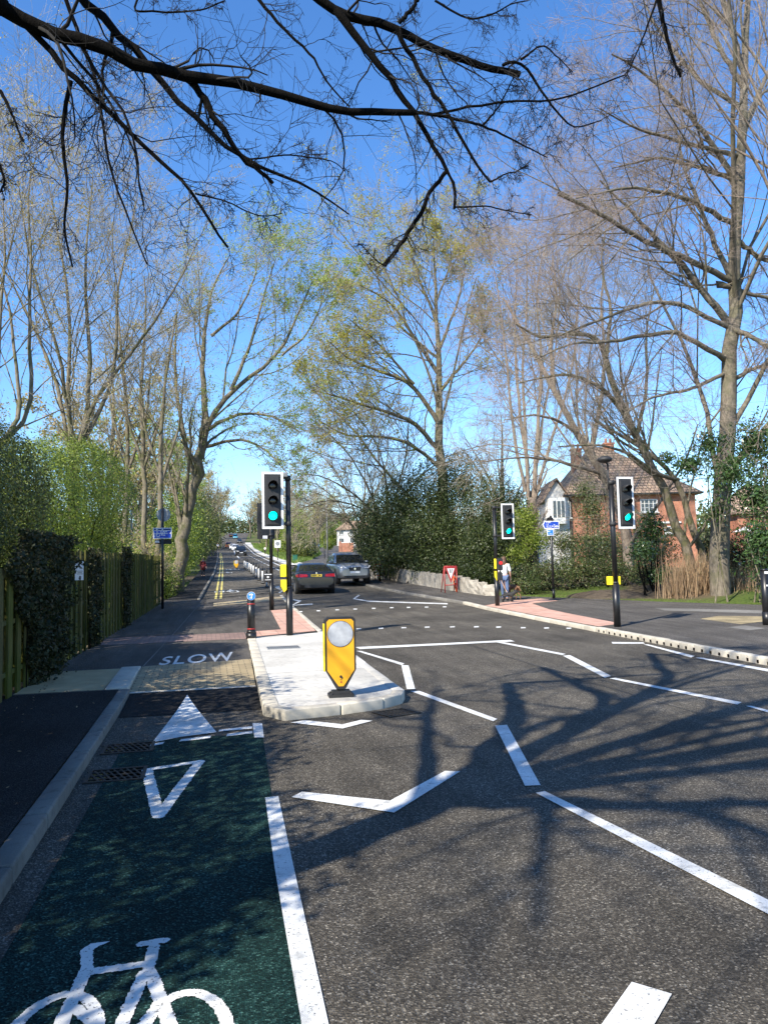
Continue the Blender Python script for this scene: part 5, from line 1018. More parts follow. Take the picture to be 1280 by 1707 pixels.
ybollard(bb, zat(bb.x, bb.y, 1028.5)-bb.z, 52*s_*.985, 'large yellow diamond-tailed bollard with a grey disc on the near end of the island').rotation_euler = (0, 0, R(-3))
fb = gp(394, 948.5, 0); ybollard(fb, zat(fb.x, fb.y, 934)-fb.z, 7*fb.y/1282, 'far small yellow bollard on the left lane before the wands')
# black bollard with blue disc
p = gp(419, 1065); root = thing('black_bollard', tuple(p), 'round black bollard with red bands and a blue disc beside the island', 'bollard'); H_ = zat(p.x, p.y, 999)-p.z
mb = MB(); mb.cyl((0, 0, .16), (0, 0, H_), .083, n=24); mb.cyl((0, 0, H_), (0, 0, H_+.03), .083, .05, n=24); mb.build('post', m_black, root)
mb = MB(); mb.cyl((0, 0, -.01), (0, 0, .13), .115, .11, n=24); mb.cyl((0, 0, .13), (0, 0, .19), .11, .084, n=24); mb.build('base', m_black, root)
for z in (.2, .83):
    mb = MB(); mb.cyl((0, 0, H_*z+.03), (0, 0, H_*z+.055), .0855, n=24); mb.build('band', m_redp, root)
zd = zat(p.x, p.y, 993.5)-p.z; dr = 6.8*p.y/1282
mb = MB(); mb.cyl((0, -.088, zd), (0, -.1, zd), dr, n=32); dsc = mb.build('disc', m_white, root)
mb = MB(); mb.cyl((0, -.0985, zd), (0, -.103, zd), dr*.93, n=32); mb.build('blue_face', m_blue2, dsc)
mb = MB(); y_ = -.1045
for sx in (-.32, .22): mb.cyl((sx*dr-.01*0, y_, zd+dr*.32), (sx*dr, y_-.003, zd+dr*.32), dr*.2, n=14)
mb.box((-.05*dr, y_-.001, zd+dr*.5), (dr*.6, .003, dr*.1)); mb.box((.08*dr, y_-.001, zd-dr*.35), (dr*.2, .003, dr*.6)); mb.cyl((.08*dr, y_, zd+dr*.05), (.08*dr, y_-.003, zd+dr*.05), dr*.12, n=12); mb.box((-.22*dr, y_-.001, zd-dr*.5), (dr*.13, .003, dr*.35)); mb.cyl((-.22*dr, y_, zd-dr*.25), (-.22*dr, y_-.003, zd-dr*.25), dr*.09, n=10)
mb.build('white_symbols', m_white, dsc)
p = gp(1279, 1042); root = thing('black_bollard', tuple(p), 'wide black post with a small white label at the right edge of the footway', 'bollard'); H_ = zat(p.x, p.y, 948)-p.z
mb = MB(); mb.cyl((0, 0, 0), (0, 0, H_-.04), .09, .085, n=20); mb.cyl((0, 0, H_-.04), (0, 0, H_), .1, .06, n=20); mb.cyl((0, 0, 0), (0, 0, .3), .1, n=20); mb.build('post', m_black, root)
for z, w, h in ((.93, .09, .06), (.7, .03, .04)):
    mb = MB(); mb.box((-.02, -.088, H_*z), (w, .012, h)); mb.build('label_plate', m_reflw, root)
# left direction sign
p = gp(271, 1015); root = thing('direction_sign', tuple(p), 'left sign post with a round sign back above a blue direction board', 'sign'); s_ = p.y/1282*.985
zf = lambda py: zat(p.x, p.y, py)-p.z
mb = MB(); mb.cyl((0, 0, 0), (0, 0, zf(847)), .045, n=14); mb.build('pole', m_black, root)
mb = MB(); mb.cyl((.03, .06, zf(858)), (.03, .075, zf(858)), 11*s_, n=32); mb.box((.03, .05, zf(852)), (18*s_, .02, .03)); mb.box((.03, .05, zf(861)), (16*s_, .02, .03)); mb.build('round_sign_back', m_grey, root)
def board(root, cx, z1, z0, w, y, col, name='sign_board'):
    mb = MB(); mb.box((cx, y, (z0+z1)/2), (w, .012, z1-z0)); o = mb.build(name, m_white, root)
    mb = MB(); mb.box((cx, y-.0075, (z0+z1)/2), (w-.05, .004, z1-z0-.05)); mb.build('sign_face', col, o); return o
z1, z0 = zf(880), zf(898); bw = 29*s_
o = board(root, 0, z1, z0, bw, -.06, m_blue); hb = z1-z0
mb = MB(); mb.box((0, -.0695, z1-.025-hb*.11), (bw-.06, .004, hb*.2)); mb.build('header_band', m_navy, o)
def squiggles(mb, x0, x1, z, h, y):         # unreadable far lettering as small strokes
    x = x0
    while x < x1:
        w = random.uniform(.5, 1.1)*h
        if random.random() < .82: mb.box((x+w/2, y, z+random.uniform(-.1, .1)*h), (w*.75, .003, h*random.uniform(.5, 1)))
        x += w
mb = MB(); mb.box((0, -.071, z1-hb*.26), (bw-.06, .003, .02)); squiggles(mb, -bw*.36, -bw*.2, z1-hb*.15, .05, -.0725); mb.prism([(-.04, -.0725, z1-hb*.2), (.04, -.0725, z1-hb*.2), (0, -.0725, z1-hb*.07)], (0, -.003, 0))
for k, e in enumerate((.26, .22, .12, -.18)): squiggles(mb, -bw*.34, bw*e, z1-hb*(.38+.15*k), .05, -.0725)
mb.box((-bw*.41, -.0725, z1-hb*.68), (.025, .003, .14)); mb.prism([(-bw*.41-.04, -.0725, z1-hb*.56), (-bw*.41+.04, -.0725, z1-hb*.56), (-bw*.41, -.0725, z1-hb*.46)], (0, -.003, 0)); squiggles(mb, bw*.36, bw*.44, z1-hb*.5, .05, -.0725); mb.build('lettering', m_white, o)
mb = MB(); mb.box((.02, .07, (zf(900)+zf(906))/2), (bw*.9, .015, zf(899)-zf(907))); mb.build('lower_board_back', m_mblk, root)
mb = MB(); mb.box((-bw*.28, -.05, zf(903)), (.15, .01, .07)); mb.build('label_plate', m_reflw, root)
# right finger sign
p = gp(923, 998); root = thing('direction_sign', tuple(p), 'blue arrow-shaped finger sign on a black post in front of the brambles', 'sign'); s_ = p.y/1282*1.0
zf = lambda py: zat(p.x, p.y, py)-p.z
mb = MB(); mb.cyl((0, 0, 0), (0, 0, zf(860)), .045, n=14); mb.cyl((0, 0, 0), (0, 0, .35), .055, n=14); mb.build('pole', m_black, root)
mb = MB(); mb.cyl((0, .06, zf(869)), (0, .07, zf(869)), 8*s_, n=28); mb.build('round_sign_back', m_mblk, root)
z1, z0 = zf(868.5), zf(882); xl, xr, xm = -18*s_, 15*s_, -13.5*s_; zm = (z0+z1)/2
mb = MB(); mb.prism([(xl, -.06, zm), (xm, -.06, z0), (xr, -.06, z0), (xr, -.06, z1), (xm, -.06, z1)], (0, .012, 0)); o = mb.build('sign_board', m_white, root); e = .035
mb = MB(); mb.prism([(xl+e*1.4, -.064, zm), (xm+e*.4, -.064, z0+e), (xr-e, -.064, z0+e), (xr-e, -.064, z1-e), (xm+e*.4, -.064, z1-e)], (0, .003, 0)); mb.build('sign_face', m_blue, o)
hb = z1-z0; mb = MB()
for k, e_ in enumerate((-.05, .12, .1, .02)): squiggles(mb, xm+.06, xm+(xr-xm)*(.45+e_), z1-hb*(.2+.22*k), .04, -.0665)
squiggles(mb, xr-.24, xr-.2, z1-hb*.5, .05, -.0665); squiggles(mb, xr-.24, xr-.2, z1-hb*.75, .05, -.0665)
for sx in (-.15, -.07): mb.cyl((xr+sx, -.065, z0+hb*.28), (xr+sx, -.068, z0+hb*.28), .03, n=10)
mb.box((xr-.11, -.0665, z0+hb*.42), (.09, .003, .02)); mb.build('lettering', m_white, o)
o = board(root, -3*s_, zf(882.5), zf(893), 13*s_, -.055, m_blue2, 'small_sign_board'); mb = MB(); squiggles(mb, -8*s_, -3.5*s_, zf(886), .05, -.066); squiggles(mb, -7*s_, 0, zf(890), .035, -.066); mb.build('lettering', m_white, o)
# red roadworks triangles on stands
def roadsign(px, base, top, wpx, label, bag):
    p = gp(px, base); root = thing('roadworks_sign', tuple(p), label, 'sign', 'red triangle roadworks signs'); s_ = p.y/1282; w = wpx*s_/2; zt_ = zat(p.x, p.y, top)-p.z; zb_ = zt_*.36
    mb = MB()
    for sx in (-w, w): mb.tube([(sx, 0, 0), (sx, 0, zt_)], .022, 6)
    mb.tube([(-w, 0, zt_), (w, 0, zt_)], .022, 6); mb.tube([(-w, 0, zb_*.8), (w, 0, zb_*.8)], .02, 6)
    for sx in (-w, w): mb.tube([(sx, .02, zt_), (sx*1.05, .55, 0)], .02, 6)
    mb.build('stand', m_redp, root)
    mb = MB(); mb.prism([(-w, -.03, zt_), (w, -.03, zt_), (0, -.03, zb_)], (0, .012, 0)); o = mb.build('triangle', m_redp, root)
    f = .62; zc = zt_-(zt_-zb_)/3; mb = MB(); mb.prism([(-w*f, -.036, zc+(zt_-zc)*f), (w*f, -.036, zc+(zt_-zc)*f), (0, -.036, zc-(zc-zb_)*f)], (0, .005, 0)); mb.build('white_face', m_white, o)
    mb = MB()
    for sx in (-1, 1): mb.prism([(sx*w*.1, -.039, zc+(zt_-zc)*.5), (sx*w*.24, -.039, zc+(zt_-zc)*.5), (sx*w*.16, -.039, zc-(zc-zb_)*.1), (sx*w*.05, -.039, zc-(zc-zb_)*.1)], (0, .003, 0))
    mb.build('symbol', m_mblk, o)
    if bag:
        q = p+Vector((w*1.5, .5, 0)); bg_ = thing('orange_barrier', tuple(q), 'small orange barrier foot leaning on the stone wall beside the red triangle', 'barrier')
        mb = MB(); mb.tube([(0, 0, 0), (-.15, .1, .75), (.2, .15, .45), (.3, .1, 0)], .04, 6); mb.tube([(-.1, .1, .4), (.25, .1, .3)], .04, 6); mb.build('frame', m_orange, bg_)
roadsign(752, 988, 944, 22, 'nearer red-edged triangle roadworks sign standing against the stone wall', True)
roadsign(633, 967, 940, 17, 'farther red-edged triangle roadworks sign beside the silver car', False)
# wands along the lane
wz = [(1085, 1400, 985), (995, 1320, 955), (915, 1250, 925), (860, 1200, 895), (800, 1155, 880), (755, 1110, 860), (715, 1070, 838), (680, 1050, 825), (645, 1030, 812), (610, 1005, 803)]
names = ['nearest', 'second nearest', 'third nearest', 'fourth nearest', 'fifth nearest', 'fifth from the far end', 'fourth from the far end', 'third from the far end', 'second farthest', 'farthest']
wand = None
for i, (x, yb_, yt_) in enumerate(wz):
    p = gp(360+x/12.8, 870+yb_/12.8, 0)
    if wand is None:
        wand = thing('lane_wand', tuple(p), '', 'lane marker', 'black-topped white wands along the cycle lane')
        mb = MB(); mb.cyl((0, 0, .16), (0, 0, .74), .042, n=10); mb.build('white_post', m_white, wand)
        mb = MB(); mb.cyl((0, 0, .74), (0, 0, 1.02), .043, n=10); mb.build('black_top', m_mblk, wand); mb = MB(); mb.cyl((0, 0, .07), (0, 0, .16), .05, n=10); mb.build('black_foot', m_mblk, wand)
        mb = MB(); mb.box((0, 0, .04), (.2, .5, .08)); mb.bevel(.03, 2); mb.build('base_block', m_mblk, wand); mb = MB(); mb.box((0, -.14, .081), (.12, .12, .012)); mb.build('base_reflector', m_white, wand); w = wand
    else: w = copy_tree(wand); w.location = tuple(p)
    w['label'] = names[i]+' of ten black-topped white wands beside the lane'
# small roadside furniture
def simple_post(px, base, top, label, name, r=.05, cat_='post', extra=None, h=.0):
    p = gp(px, base, h); rt = thing(name, tuple(p), label, cat_); zt_ = zat(p.x, p.y, top)-p.z; mb = MB(); mb.cyl((0, 0, 0), (0, 0, zt_), r, r*.8, n=10); mb.build('pole', m_grey if name == 'lamp_post' else m_black, rt)
    if extra: extra(rt, zt_, p)
    return rt
def lantern(rt, z, p):
    mb = MB(); mb.tube([(0, 0, z), (.3, 0, z+.3), (1.0, 0, z+.4)], .04, 6); mb.build('arm', m_grey, rt); mb = MB(); mb.box((1.3, 0, z+.4), (.7, .22, .12)); mb.bevel(.04, 2); mb.build('lantern', m_grey, rt)
simple_post(546, 940, 800, 'tall thin lamp post on the verge between the two cars and the side road', 'lamp_post', .08, 'lamp post', lantern)
simple_post(541, 932, 893, 'short thin pole left of the lamp post by the side road', 'sign_pole', .05)
simple_post(219, 1000, 850, 'dark slim pole among the bushes just past the fence', 'lamp_post', .05, 'lamp post')
def flagsign(rt, z, p):
    mb = MB(); mb.box((0, -.06, z-.45), (.75, .02, .9)); o = mb.build('panel', m_white, rt); mb = MB(); mb.cyl((0, -.072, z-.4), (0, -.08, z-.4), .26, n=20); mb.build('disc', m_grey, o)
simple_post(463, 935, 901, 'small white sign on a post on the verge behind the signal pole', 'verge_sign', .05, 'sign', flagsign)
p = gp(492, 938, 0); cb = thing('utility_cabinet', tuple(p), 'green utility cabinet on the grass verge left of the dark car', 'cabinet'); m_cab = mat('cabinet_green', (.02, .12, .08), .5); zt_ = zat(p.x, p.y, 925.5)-p.z
mb = MB(); mb.box((0, 0, zt_/2), (.5, .4, zt_)); mb.bevel(.02, 2); mb.build('body', m_cab, cb); mb = MB(); mb.box((0, -.21, zt_*.55), (.4, .02, zt_*.75)); mb.build('door', m_cab, cb); mb = MB(); mb.box((0, 0, zt_+.02), (.56, .46, .05)); mb.build('lid', m_cab, cb)
# drain grates
def grate(c, w, d, rz, label, h=.004):
    rt = thing('drain_grate', (c[0], c[1], T(c[1])+h), label, 'drain grate', 'road drain grates', R(rz)); mb = MB()
    for sx in (-1, 1): mb.box((sx*(w/2-.015), 0, .003), (.03, d, .012)); mb.box((0, sx*(d/2-.015), .002), (w-.06, .03, .012))
    mb.build('frame', m_grate, rt); mb = MB()
    n = int(w/.05)
    for i in range(1, n): mb.box((-w/2+w*i/n, 0, .001), (.016, d-.06, .01), Matrix.Rotation(.35, 3, 'Z'))
    for i in range(1, 4): mb.box((0, -d/2+d*i/4, .0025), (w-.06, .016, .008))
    mb.build('bars', m_grate, rt); mb = MB(); mb.box((0, 0, -.002), (w-.02, d-.02, .004)); mb.build('pit', m_lens, rt)
grate((-.72, 7.72), .46, .42, 0, 'farther of the two drain grates by the left kerb'); grate((-.72, 6.72), .46, .42, 0, 'nearer of the two drain grates by the left kerb'); c = G(657, 1189); grate((c[0]+.02, c[1]-.02), .42, .38, 20, 'drain grate against the island front kerb')
c = G(472, 1080, .11); rt = thing('access_cover', (c[0], c[1], T(c[1])+.113), 'grooved metal access cover set into the pale island', 'cover'); mb = MB(); mb.box((0, 0, .002), (.62, .5, .012)); mb.build('plate', m_grey, rt); mb = MB()
for i in range(14): mb.box((-.28+.043*i, 0, .0095), (.014, .44, .004))
mb.build('grooves', m_mblk, rt)
# ------------------------------------------------------------------ vehicles
def loft(mb, secs, mi=0):
    vs = [[mb.bm.verts.new(p) for p in s] for s in secs]
    for a, b in zip(vs[:-1], vs[1:]):
        n = len(a)
        for i in range(n):
            f = mb.bm.faces.new((a[i], a[(i+1) % n], b[(i+1) % n], b[i])); f.material_index = mi; f.smooth = True
    mb.bm.faces.new(vs[0][::-1]); mb.bm.faces.new(vs[-1])
def car(label, loc, rz, paint, L=4.6, W=1.81, H=1.43, deck=1.02, hood=.98, nose=.72, suv=False, plate=m_plate_y, fine=True, group='cars on the road'):
    """car with its rear at local y=0 and nose at y=L"""
    root = thing('car', loc, label, 'car', group, rz); w = W/2; gb = .2 if not suv else .26
    st = [(0, .42, deck*.72, w*.86), (.06, .3, deck*.93, w*.94), (.18, gb, deck, w*.98), (.9, gb, deck*1.0, w), (L*.5, gb-.03, deck*.97, w), (L*.68, gb-.02, hood, w), (L*.86, gb, hood*.95, w*.98), (L-.25, gb, nose*1.12, w*.93), (L-.06, .28, nose*.95, w*.84), (L, .4, nose*.8, w*.74)]
    if suv: st[0] = (0, .5, deck*.8, w*.9)
    secs = []
    for y, zb, zt_, hw in st:
        mz = zb+(zt_-zb)*.5; sd = [(0, zb), (hw*.8, zb), (hw*.96, zb+.06), (hw, mz), (hw*.985, mz+(zt_-mz)*.5), (hw*.93, zt_-.03), (hw*.82, zt_), (hw*.4, zt_+.018)]
        secs.append([(x, y, z) for x, z in sd]+[(0, y, zt_+.025)]+[(-x, y, z) for x, z in sd[::-1] if x > 0])
    mb = MB(); loft(mb, secs); mb.build('body', paint, root)
    # greenhouse: base and roof rectangles
    y0, y1 = (.55, L*.70) if not suv else (.12, L*.71); ry0, ry1 = (1.35, L*.55) if not suv else (.62, L*.56); zb = deck*.96; wt = w*.72 if not suv else w*.76; wb = w*.93
    g = []
    for t in (0, .25, .5, .75, .93, 1.):
        ya = y0+(ry0-y0)*t; yb_ = y1+(ry1-y1)*t; x = wb+(wt-wb)*t**1.15; z = zb+(H-.06-zb)*t if t < 1 else H; q = .0 if t < .9 else (.06 if t < 1 else .22)
        g.append([(-x+q*.6, ya+q, z), (-x*.5, ya-.04+q, z+.0), (x*.5, ya-.04+q, z), (x-q*.6, ya+q, z), (x-q*.3, (ya+yb_)/2, z+.004), (x-q*.6, yb_-q, z), (x*.5, yb_+.07-q, z), (-x*.5, yb_+.07-q, z), (-x+q*.6, yb_-q, z), (-x+q*.3, (ya+yb_)/2, z+.004)])
    mb = MB(); loft(mb, g); mb.build('cabin', paint, root)
    P3 = lambda t, u, ya, yb_, off=0: None
    def quad(name, pts): 
        c = sum((Vector(p) for p in pts), Vector())/4; n_ = (Vector(pts[1])-Vector(pts[0])).cross(Vector(pts[3])-Vector(pts[0])).normalized(); out = c-Vector((0, L/2, H*.5))
        if n_.dot(out) < 0: n_ = -n_
        mb = MB(); mb.prism([Vector(p)+n_*.004 for p in pts], n_*.008); mb.build(name, m_glass, root)
    lv = lambda t, ya, yb_: (ya+(yb_-ya)*t)
    def xz(t): return wb+(wt-wb)*t**1.15, zb+(H-.06-zb)*t
    (xa, za), (xb, zb2) = xz(.1), xz(.88)
    quad('rear_window', [(-xa*.9, lv(.1, y0, ry0)-.035, za), (xa*.9, lv(.1, y0, ry0)-.035, za), (xb*.88, lv(.88, y0, ry0)-.035, zb2), (-xb*.88, lv(.88, y0, ry0)-.035, zb2)])
    (xa, za) = xz(.04); quad('windscreen', [(xa*.9, lv(.04, y1, ry1)+.065, za), (-xa*.9, lv(.04, y1, ry1)+.065, za), (-xb*.9, lv(.9, y1, ry1)+.065, zb2), (xb*.9, lv(.9, y1, ry1)+.065, zb2)])
    (xa, za) = xz(.14)
    for s in (-1, 1):
        m_ = (y0+y1)/2+.05
        quad('side_window', [(s*(xa+.005), lv(.14, y0, ry0)+.32, za), (s*(xa+.005), m_-.05, za), (s*(xb+.005), m_-.05, zb2), (s*(xb+.005), lv(.88, y0, ry0)+.15, zb2)])
        quad('side_window', [(s*(xa+.005), m_+.05, za), (s*(xa+.005), lv(.14, y1, ry1)-.3, za), (s*(xb+.005), lv(.88, y1, ry1)-.12, zb2), (s*(xb+.005), m_+.05, zb2)])
        mb = MB(); mb.ball((s*(w+.08), L*.63, deck+.04), .11, (1.0, .55, .75), n=7); mb.build('mirror', paint, root)
    wr = .33 if not suv else .37
    for y in (L*.175, L*.815):
        for s in (-1, 1):
            mb = MB(); mb.cyl((s*(w-.24), y, wr), (s*(w-.005), y, wr), wr, n=24); mb.bevel(.03, 2, 60); wh_ = mb.build('wheel', m_tyre, root)
            mb = MB(); mb.cyl((s*(w-.02), y, wr), (s*(w+.003), y, wr), wr*.66, wr*.6, n=20); mb.build('rim', m_rim, wh_)
            mb = MB(); mb.cyl((s*(w-.26), y, wr+.02), (s*(w-.0), y, wr+.02), wr*1.13, n=24); mb.build('wheel_arch', m_mblk, root)
    zl = deck*.82
    for s in (-1, 1):
        mb = MB(); mb.prism([(s*w*.93, .06, zl-.07), (s*w*.44, .005, zl-.055), (s*w*.46, .02, zl+.06), (s*w*.91, .09, zl+.085)], (0, -.035, 0)); mb.prism([(s*w*.92, -.02, zl-.07), (s*w*1.0, .3, zl-.02), (s*w*.985, .3, zl+.06), (s*w*.9, 0, zl+.08)], (-s*.02, .03, 0)); mb.build('tail_lamp', m_tail, root)
        mb = MB(); zn = nose*.92; mb.prism([(s*w*.44, L-.03, zn-.07), (s*w*.82, L-.1, zn-.05), (s*w*.97, L-.34, zn+.08), (s*w*.62, L-.13, zn+.08)], (0, .085, .0)); mb.build('headlight', m_head, root)
    mb = MB(); mb.box((0, -.012 if not suv else -.01, zl-.0), (.5, .02, .11)); mb.build('rear_plate', plate, root)
    if fine:
        mb = MB(); xk = -.2
        for k in range(7):
            if k != 4: mb.box((xk+.06*k, -.024, zl), (.035, .003, .065))
        mb.build('plate_marks', m_mblk, root)
        mb = MB(); mb.cyl((0, -.0, deck*.93), (0, -.014, deck*.93), .038, n=16); mb.build('badge', m_chrome, root)
        mb = MB(); mb.box((0, .0, .36), (W*.6, .06, .12)); mb.build('bumper_insert', m_mblk, root)
    mb = MB(); zn = nose*.8
    mb.prism([(-w*.36, L-.02, zn+.1), (w*.36, L-.02, zn+.1), (w*.3, L+.01, zn-.08), (-w*.3, L+.01, zn-.08)], (0, .02, 0)); mb.build('grille', m_mblk, root)
    if fine:
        mb = MB(); mb.tube([(-w*.36, L+.01, zn+.11), (w*.36, L+.01, zn+.11)], .014, 6); mb.cyl((0, L, zn+.02), (0, L+.03, zn+.02), .05, n=14); mb.build('grille_trim', m_chrome, root)
    mb = MB(); mb.box((0, L+.012, zn-.16), (.52, .02, .11)); mb.build('front_plate', m_white, root)
    mb = MB(); mb.box((0, L-.02, .36), (W*.62, .05, .13)); mb.build('lower_intake', m_mblk, root)
    return root
def cl_(px, py): x, y = G(px, py); return (x, y, T(y)+.01)
def slope(o, y): o.rotation_euler.x = 0; return o
pz = cl_(528, 991)
c1_ = car('dark grey saloon car seen from behind with a yellow rear plate', pz, R(0), carpaint('paint_dark_grey', (.025, .027, .031)), 4.63, 1.84, 1.45, 1.04, 1.0, .76)
pz = cl_(592, 978)
c2_ = car('silver high-bodied car facing the camera beside the dark saloon', (pz[0], pz[1]+4.75, pz[2]+.15), R(180), carpaint('paint_silver', (.28, .29, .3), .6), 4.77, 1.86, 1.69, 1.14, 1.08, .95, True)
def far_car(px, py, lab, paint, facing, suv=False, **k):
    q = cl_(px, py); L = k.pop('L', 4.4); sl_ = (T(q[1]+4)-T(q[1]))/4
    c = car(lab, (q[0], q[1]+(L if facing else 0), q[2]+(sl_*L if facing else 0)), R(180) if facing else 0, paint, L, k.pop('W', 1.8), k.pop('H', 1.66 if suv else 1.46), 1.05 if not suv else 1.1, .98 if not suv else 1.05, .78 if not suv else .9, suv, fine=False, **k)
    c.rotation_euler.x = math.atan(sl_)*(-1 if facing else 1); return c
p_blk = carpaint('paint_black', (.012, .012, .014)); p_wht = carpaint('paint_white', (.7, .7, .7), 0)
far_car(402.5, 927, 'black off-road car on the main road just beyond the wands', p_blk, True, True)
far_car(393, 919, 'white car half hidden behind the black off-road car', p_wht, True); far_car(389, 917, 'second white car, left of and behind the first white one', p_wht, True)
far_car(381, 914, 'reddish brown car driving away on the left of the far road', carpaint('paint_copper', (.3, .12, .07)), False, True)
far_car(399.5, 905.5, 'dark car farther up the road, right of the reddish one', p_blk, True); far_car(385.5, 895.5, 'dark car at the far crest left of the light blue van', p_blk, False)
far_car(392.5, 898.5, 'light blue van near the far crest of the road', carpaint('paint_sky', (.1, .42, .55), .1), True, True, H=2.1, W=1.95)
far_car(528, 914.5, 'silver car parked on the side road beyond the grass verge', carpaint('paint_silver', (.42, .44, .45), .6), True, group='cars on the side road')
far_car(572, 902, 'white car parked at the far house on the side road', p_wht, True, group='cars on the side road')
# ------------------------------------------------------------------ people and dogs
def skin(name, V, E, Rd, m, parent, sub=2, root=0):
    me = bpy.data.meshes.new(name); me.from_pydata([tuple(v) for v in V], E, []); o = link(bpy.data.objects.new(name, me), parent)
    md = o.modifiers.new('skin', 'SKIN'); md.use_smooth_shade = True
    for i, r in enumerate(Rd): me.skin_vertices[0].data[i].radius = (r, r) if not isinstance(r, tuple) else r; me.skin_vertices[0].data[i].use_root = (i == root)
    md2 = o.modifiers.new('sub', 'SUBSURF'); md2.levels = md2.render_levels = sub; me.materials.append(m); return o
def person(label, loc, rz, Hh, top, bot, hair, long_hair=True, stride=.18, arms=(.25, -.1), coat=False, shoe=m_dcl, bare=True, hands_fwd=0.0):
    """walking figure facing local -Y"""
    root = thing('person', loc, label, 'person', None, rz); k = Hh/1.7
    a1, a2 = arms
    V = [(0, 0, .95), (0, -.01, 1.12), (0, 0, 1.3), (0, .01, 1.42), (0, -.005, 1.5), (0, -.02, 1.6), (0, -.015, 1.67),
         (.09, 0, .9), (.1, -stride*.45, .5), (.1, -stride, .08), (.1, -stride-.14, .035), (-.09, 0, .9), (-.1, stride*.15, .5), (-.1, stride, .1), (-.1, stride-.12, .035),
         (.17, .01, 1.39), (.23, .03-a1*.3, 1.12), (.22, -.02-a1, .9), (.21, -.03-a1*1.2, .82), (-.17, .01, 1.39), (-.23, .03-a2*.3, 1.12), (-.22, -.02-a2, .9), (-.21, -.03-a2*1.2, .82)]
    E = [(0, 1), (1, 2), (2, 3), (3, 4), (4, 5), (5, 6), (0, 7), (7, 8), (8, 9), (9, 10), (0, 11), (11, 12), (12, 13), (13, 14), (3, 15), (15, 16), (16, 17), (17, 18), (3, 19), (19, 20), (20, 21), (21, 22)]
    Rd = [.13, .11, .13, .1, .05, .085, .075, .085, .06, .042, .03, .085, .06, .042, .03, .055, .042, .032, .03, .055, .042, .032, .03]
    # fingers and thumb rooted in each palm
    for hi in (18, 22):
        b = np.array(V[hi]); 
        for f in range(5):
            dx = (f-1.5)*.016 if f < 4 else .03; ln = (.075, .085, .08, .065, .05)[f]; V.append(tuple(b+[0, dx, -.035])); V.append(tuple(b+[0, dx*1.2-.012, -.035-ln])); n_ = len(V); E += [(hi, n_-2), (n_-2, n_-1)]; Rd += [.009, .007]
    Vs = [tuple(np.array(v)*k) for v in V]; Rs = [r*k for r in Rd]
    body = skin('body', Vs, E, Rs, m_skin, root)
    mb = MB(); mb.ball((0, -.022*k, 1.6*k), .098*k, (.8, .95, 1.15), n=10)
    mb.prism([(-.012*k, -.112*k, 1.575*k), (.012*k, -.112*k, 1.575*k), (0, -.108*k, 1.625*k)], (0, -.018*k, -.004)); mb.build('face', m_skin, body)
    mb = MB()
    for s in (-1, 1): mb.ball((s*.032*k, -.108*k, 1.615*k), .011*k, (1.2, .5, .7), n=5)
    mb.box((0, -.11*k, 1.545*k), (.045*k, .008, .01*k)); mb.build('features', m_hair, body)
    sel = lambda ids: ([Vs[i] for i in ids], {i: j for j, i in enumerate(ids)})
    def part(name, ids, extra, m, grow_=.018, over={}):
        v, mp = sel(ids); e = [(mp[a], mp[b]) for a, b in E if a in mp and b in mp]; skin(name, v, e, [over.get(i, Rs[i]+grow_*k) for i in ids], m, root)
    part('top', [0, 1, 2, 3, 15, 16, 19, 20]+([17, 21] if not bare else []), None, top, .016 if not coat else .035)
    part('trousers', [0, 7, 8, 9, 11, 12, 13], None, bot, .014)
    if coat: mb = MB(); mb.cyl((0, 0, .62*k), (0, 0, 1.1*k), .24*k, .17*k, n=16); mb.build('coat_skirt', top, root)
    mb = MB()
    for i, sx in ((9, 1), (13, -1)): mb.ball((Vs[i][0], Vs[i][1]-.06*k, .045*k), .06*k, (.75, 1.9, .75), n=8)
    mb.build('shoes', shoe, root)
    mb = MB(); mb.ball((0, .0, 1.625*k), .112*k, (.88, .95, 1.05), n=10)
    if long_hair: mb.ball((0, .055*k, 1.5*k), .1*k, (.95, .6, 1.7), n=10)
    bmesh.ops.delete(mb.bm, geom=[v for v in mb.bm.verts if v.co.y < -.07*k and v.co.z < 1.66*k], context='VERTS'); mb.build('hair', hair, root)
    return root
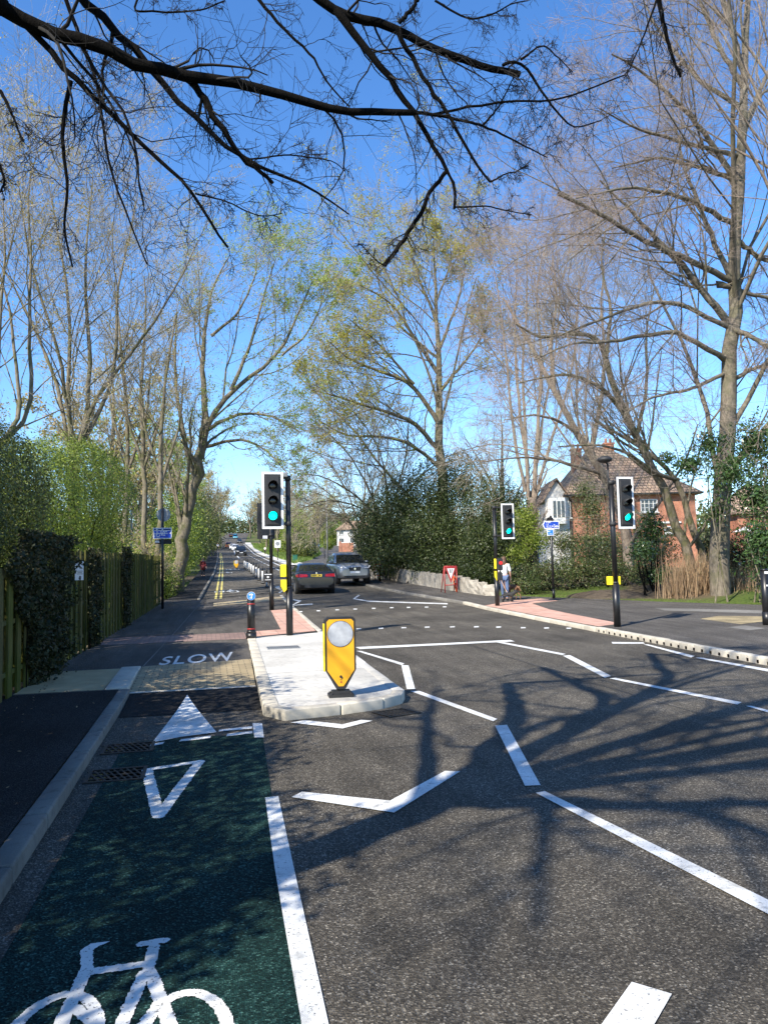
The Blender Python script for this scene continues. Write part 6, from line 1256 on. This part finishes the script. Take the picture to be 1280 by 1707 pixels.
def dog(label, loc, rz, s, m, slim=1.):
    root = thing('dog', loc, label, 'dog', 'dogs walked by the woman', rz)
    V = [(0, 0, .52), (0, -.2, .5), (0, -.42, .5), (0, -.55, .6), (0, -.66, .7), (0, -.78, .66), (0, -.88, .63), (0, .12, .53), (0, .24, .46), (0, .33, .32),
         (.08, -.4, .38), (.08, -.4, .2), (.08, -.42, .02), (-.08, -.42, .38), (-.08, -.38, .2), (-.08, -.34, .02), (.08, .1, .4), (.08, .02, .27), (.08, .16, .17), (.08, .13, .02), (-.08, .1, .4), (-.08, .06, .27), (-.08, .22, .17), (-.08, .2, .02), (.045, -.64, .79), (-.045, -.64, .79)]
    E = [(0, 1), (1, 2), (2, 3), (3, 4), (4, 5), (5, 6), (0, 7), (7, 8), (8, 9), (2, 10), (10, 11), (11, 12), (2, 13), (13, 14), (14, 15), (7, 16), (16, 17), (17, 18), (18, 19), (7, 20), (20, 21), (21, 22), (22, 23), (4, 24), (4, 25)]
    Rd = [.1, .12, .14, .085, .085, .05, .03, .1, .03, .015, .06, .035, .03, .06, .035, .03, .07, .045, .028, .028, .07, .045, .028, .028, .018, .018]
    skin('body', [tuple(np.array(v)*s) for v in V], E, [r*s*slim for r in Rd], m, root); mb = MB()
    for sx in (-1, 1): mb.ball((sx*.05*s, -.73*s, .71*s), .012*s, n=5)
    mb.ball((0, -.905*s, .63*s), .022*s, n=6); mb.build('eyes_and_nose', m_mblk, root); return root
pw = gp(842, 1001); wh_ = zat(pw.x, pw.y, 929)-pw.z
woman = person('woman with long brown hair, white top and blue jeans walking dogs by the signal', tuple(pw), R(150), wh_, m_shirt, m_denim, m_hair, stride=.16, arms=(.05, .1))
d1p = gp(859, 999.5); dog('tall slim brown dog walking to the right of the woman in jeans', tuple(d1p), R(-160), .95, m_dog, .85)
d2p = gp(843, 1004); dog('small black dog just in front of the woman in jeans', tuple(d2p), R(70), .55, m_dogb, 1.25)
for nm, hx_, tgt, lab in (('lead', .18, d1p+Vector((0.05, .15, .55)), 'tan lead running from the woman to the brown dog'), ('lead', -.16, d2p+Vector((.1, 0, .3)), 'tan lead running from the woman to the black dog')):
    s0 = pw+Vector((hx_, -.05, wh_*.49)); mid = (s0+tgt)/2+Vector((0, 0, -.06)); mb = MB(); mb.tube([s0, mid, tgt], .011, 6); tag(mb.build(nm, m_lead), lab, 'lead')
pr = gp(338.5, 961); person('person in a red coat standing on the left footway in the shade', tuple(pr), R(20), zat(pr.x, pr.y, 931)-pr.z, m_redc, m_dcl, m_hair, stride=.05, coat=True, bare=False)
pq = gp(442, 924); person('distant person in a pale top on the right footway past the wands', tuple(pq), R(170), zat(pq.x, pq.y, 911)-pq.z, m_shirt, m_dcl, m_hair, False)
pq = gp(372, 918); person('distant person on the left footway near the dark thicket', tuple((pq.x-1.2, pq.y, pq.z)), R(10), 1.7, m_shirt, m_dcl, m_hair, False)
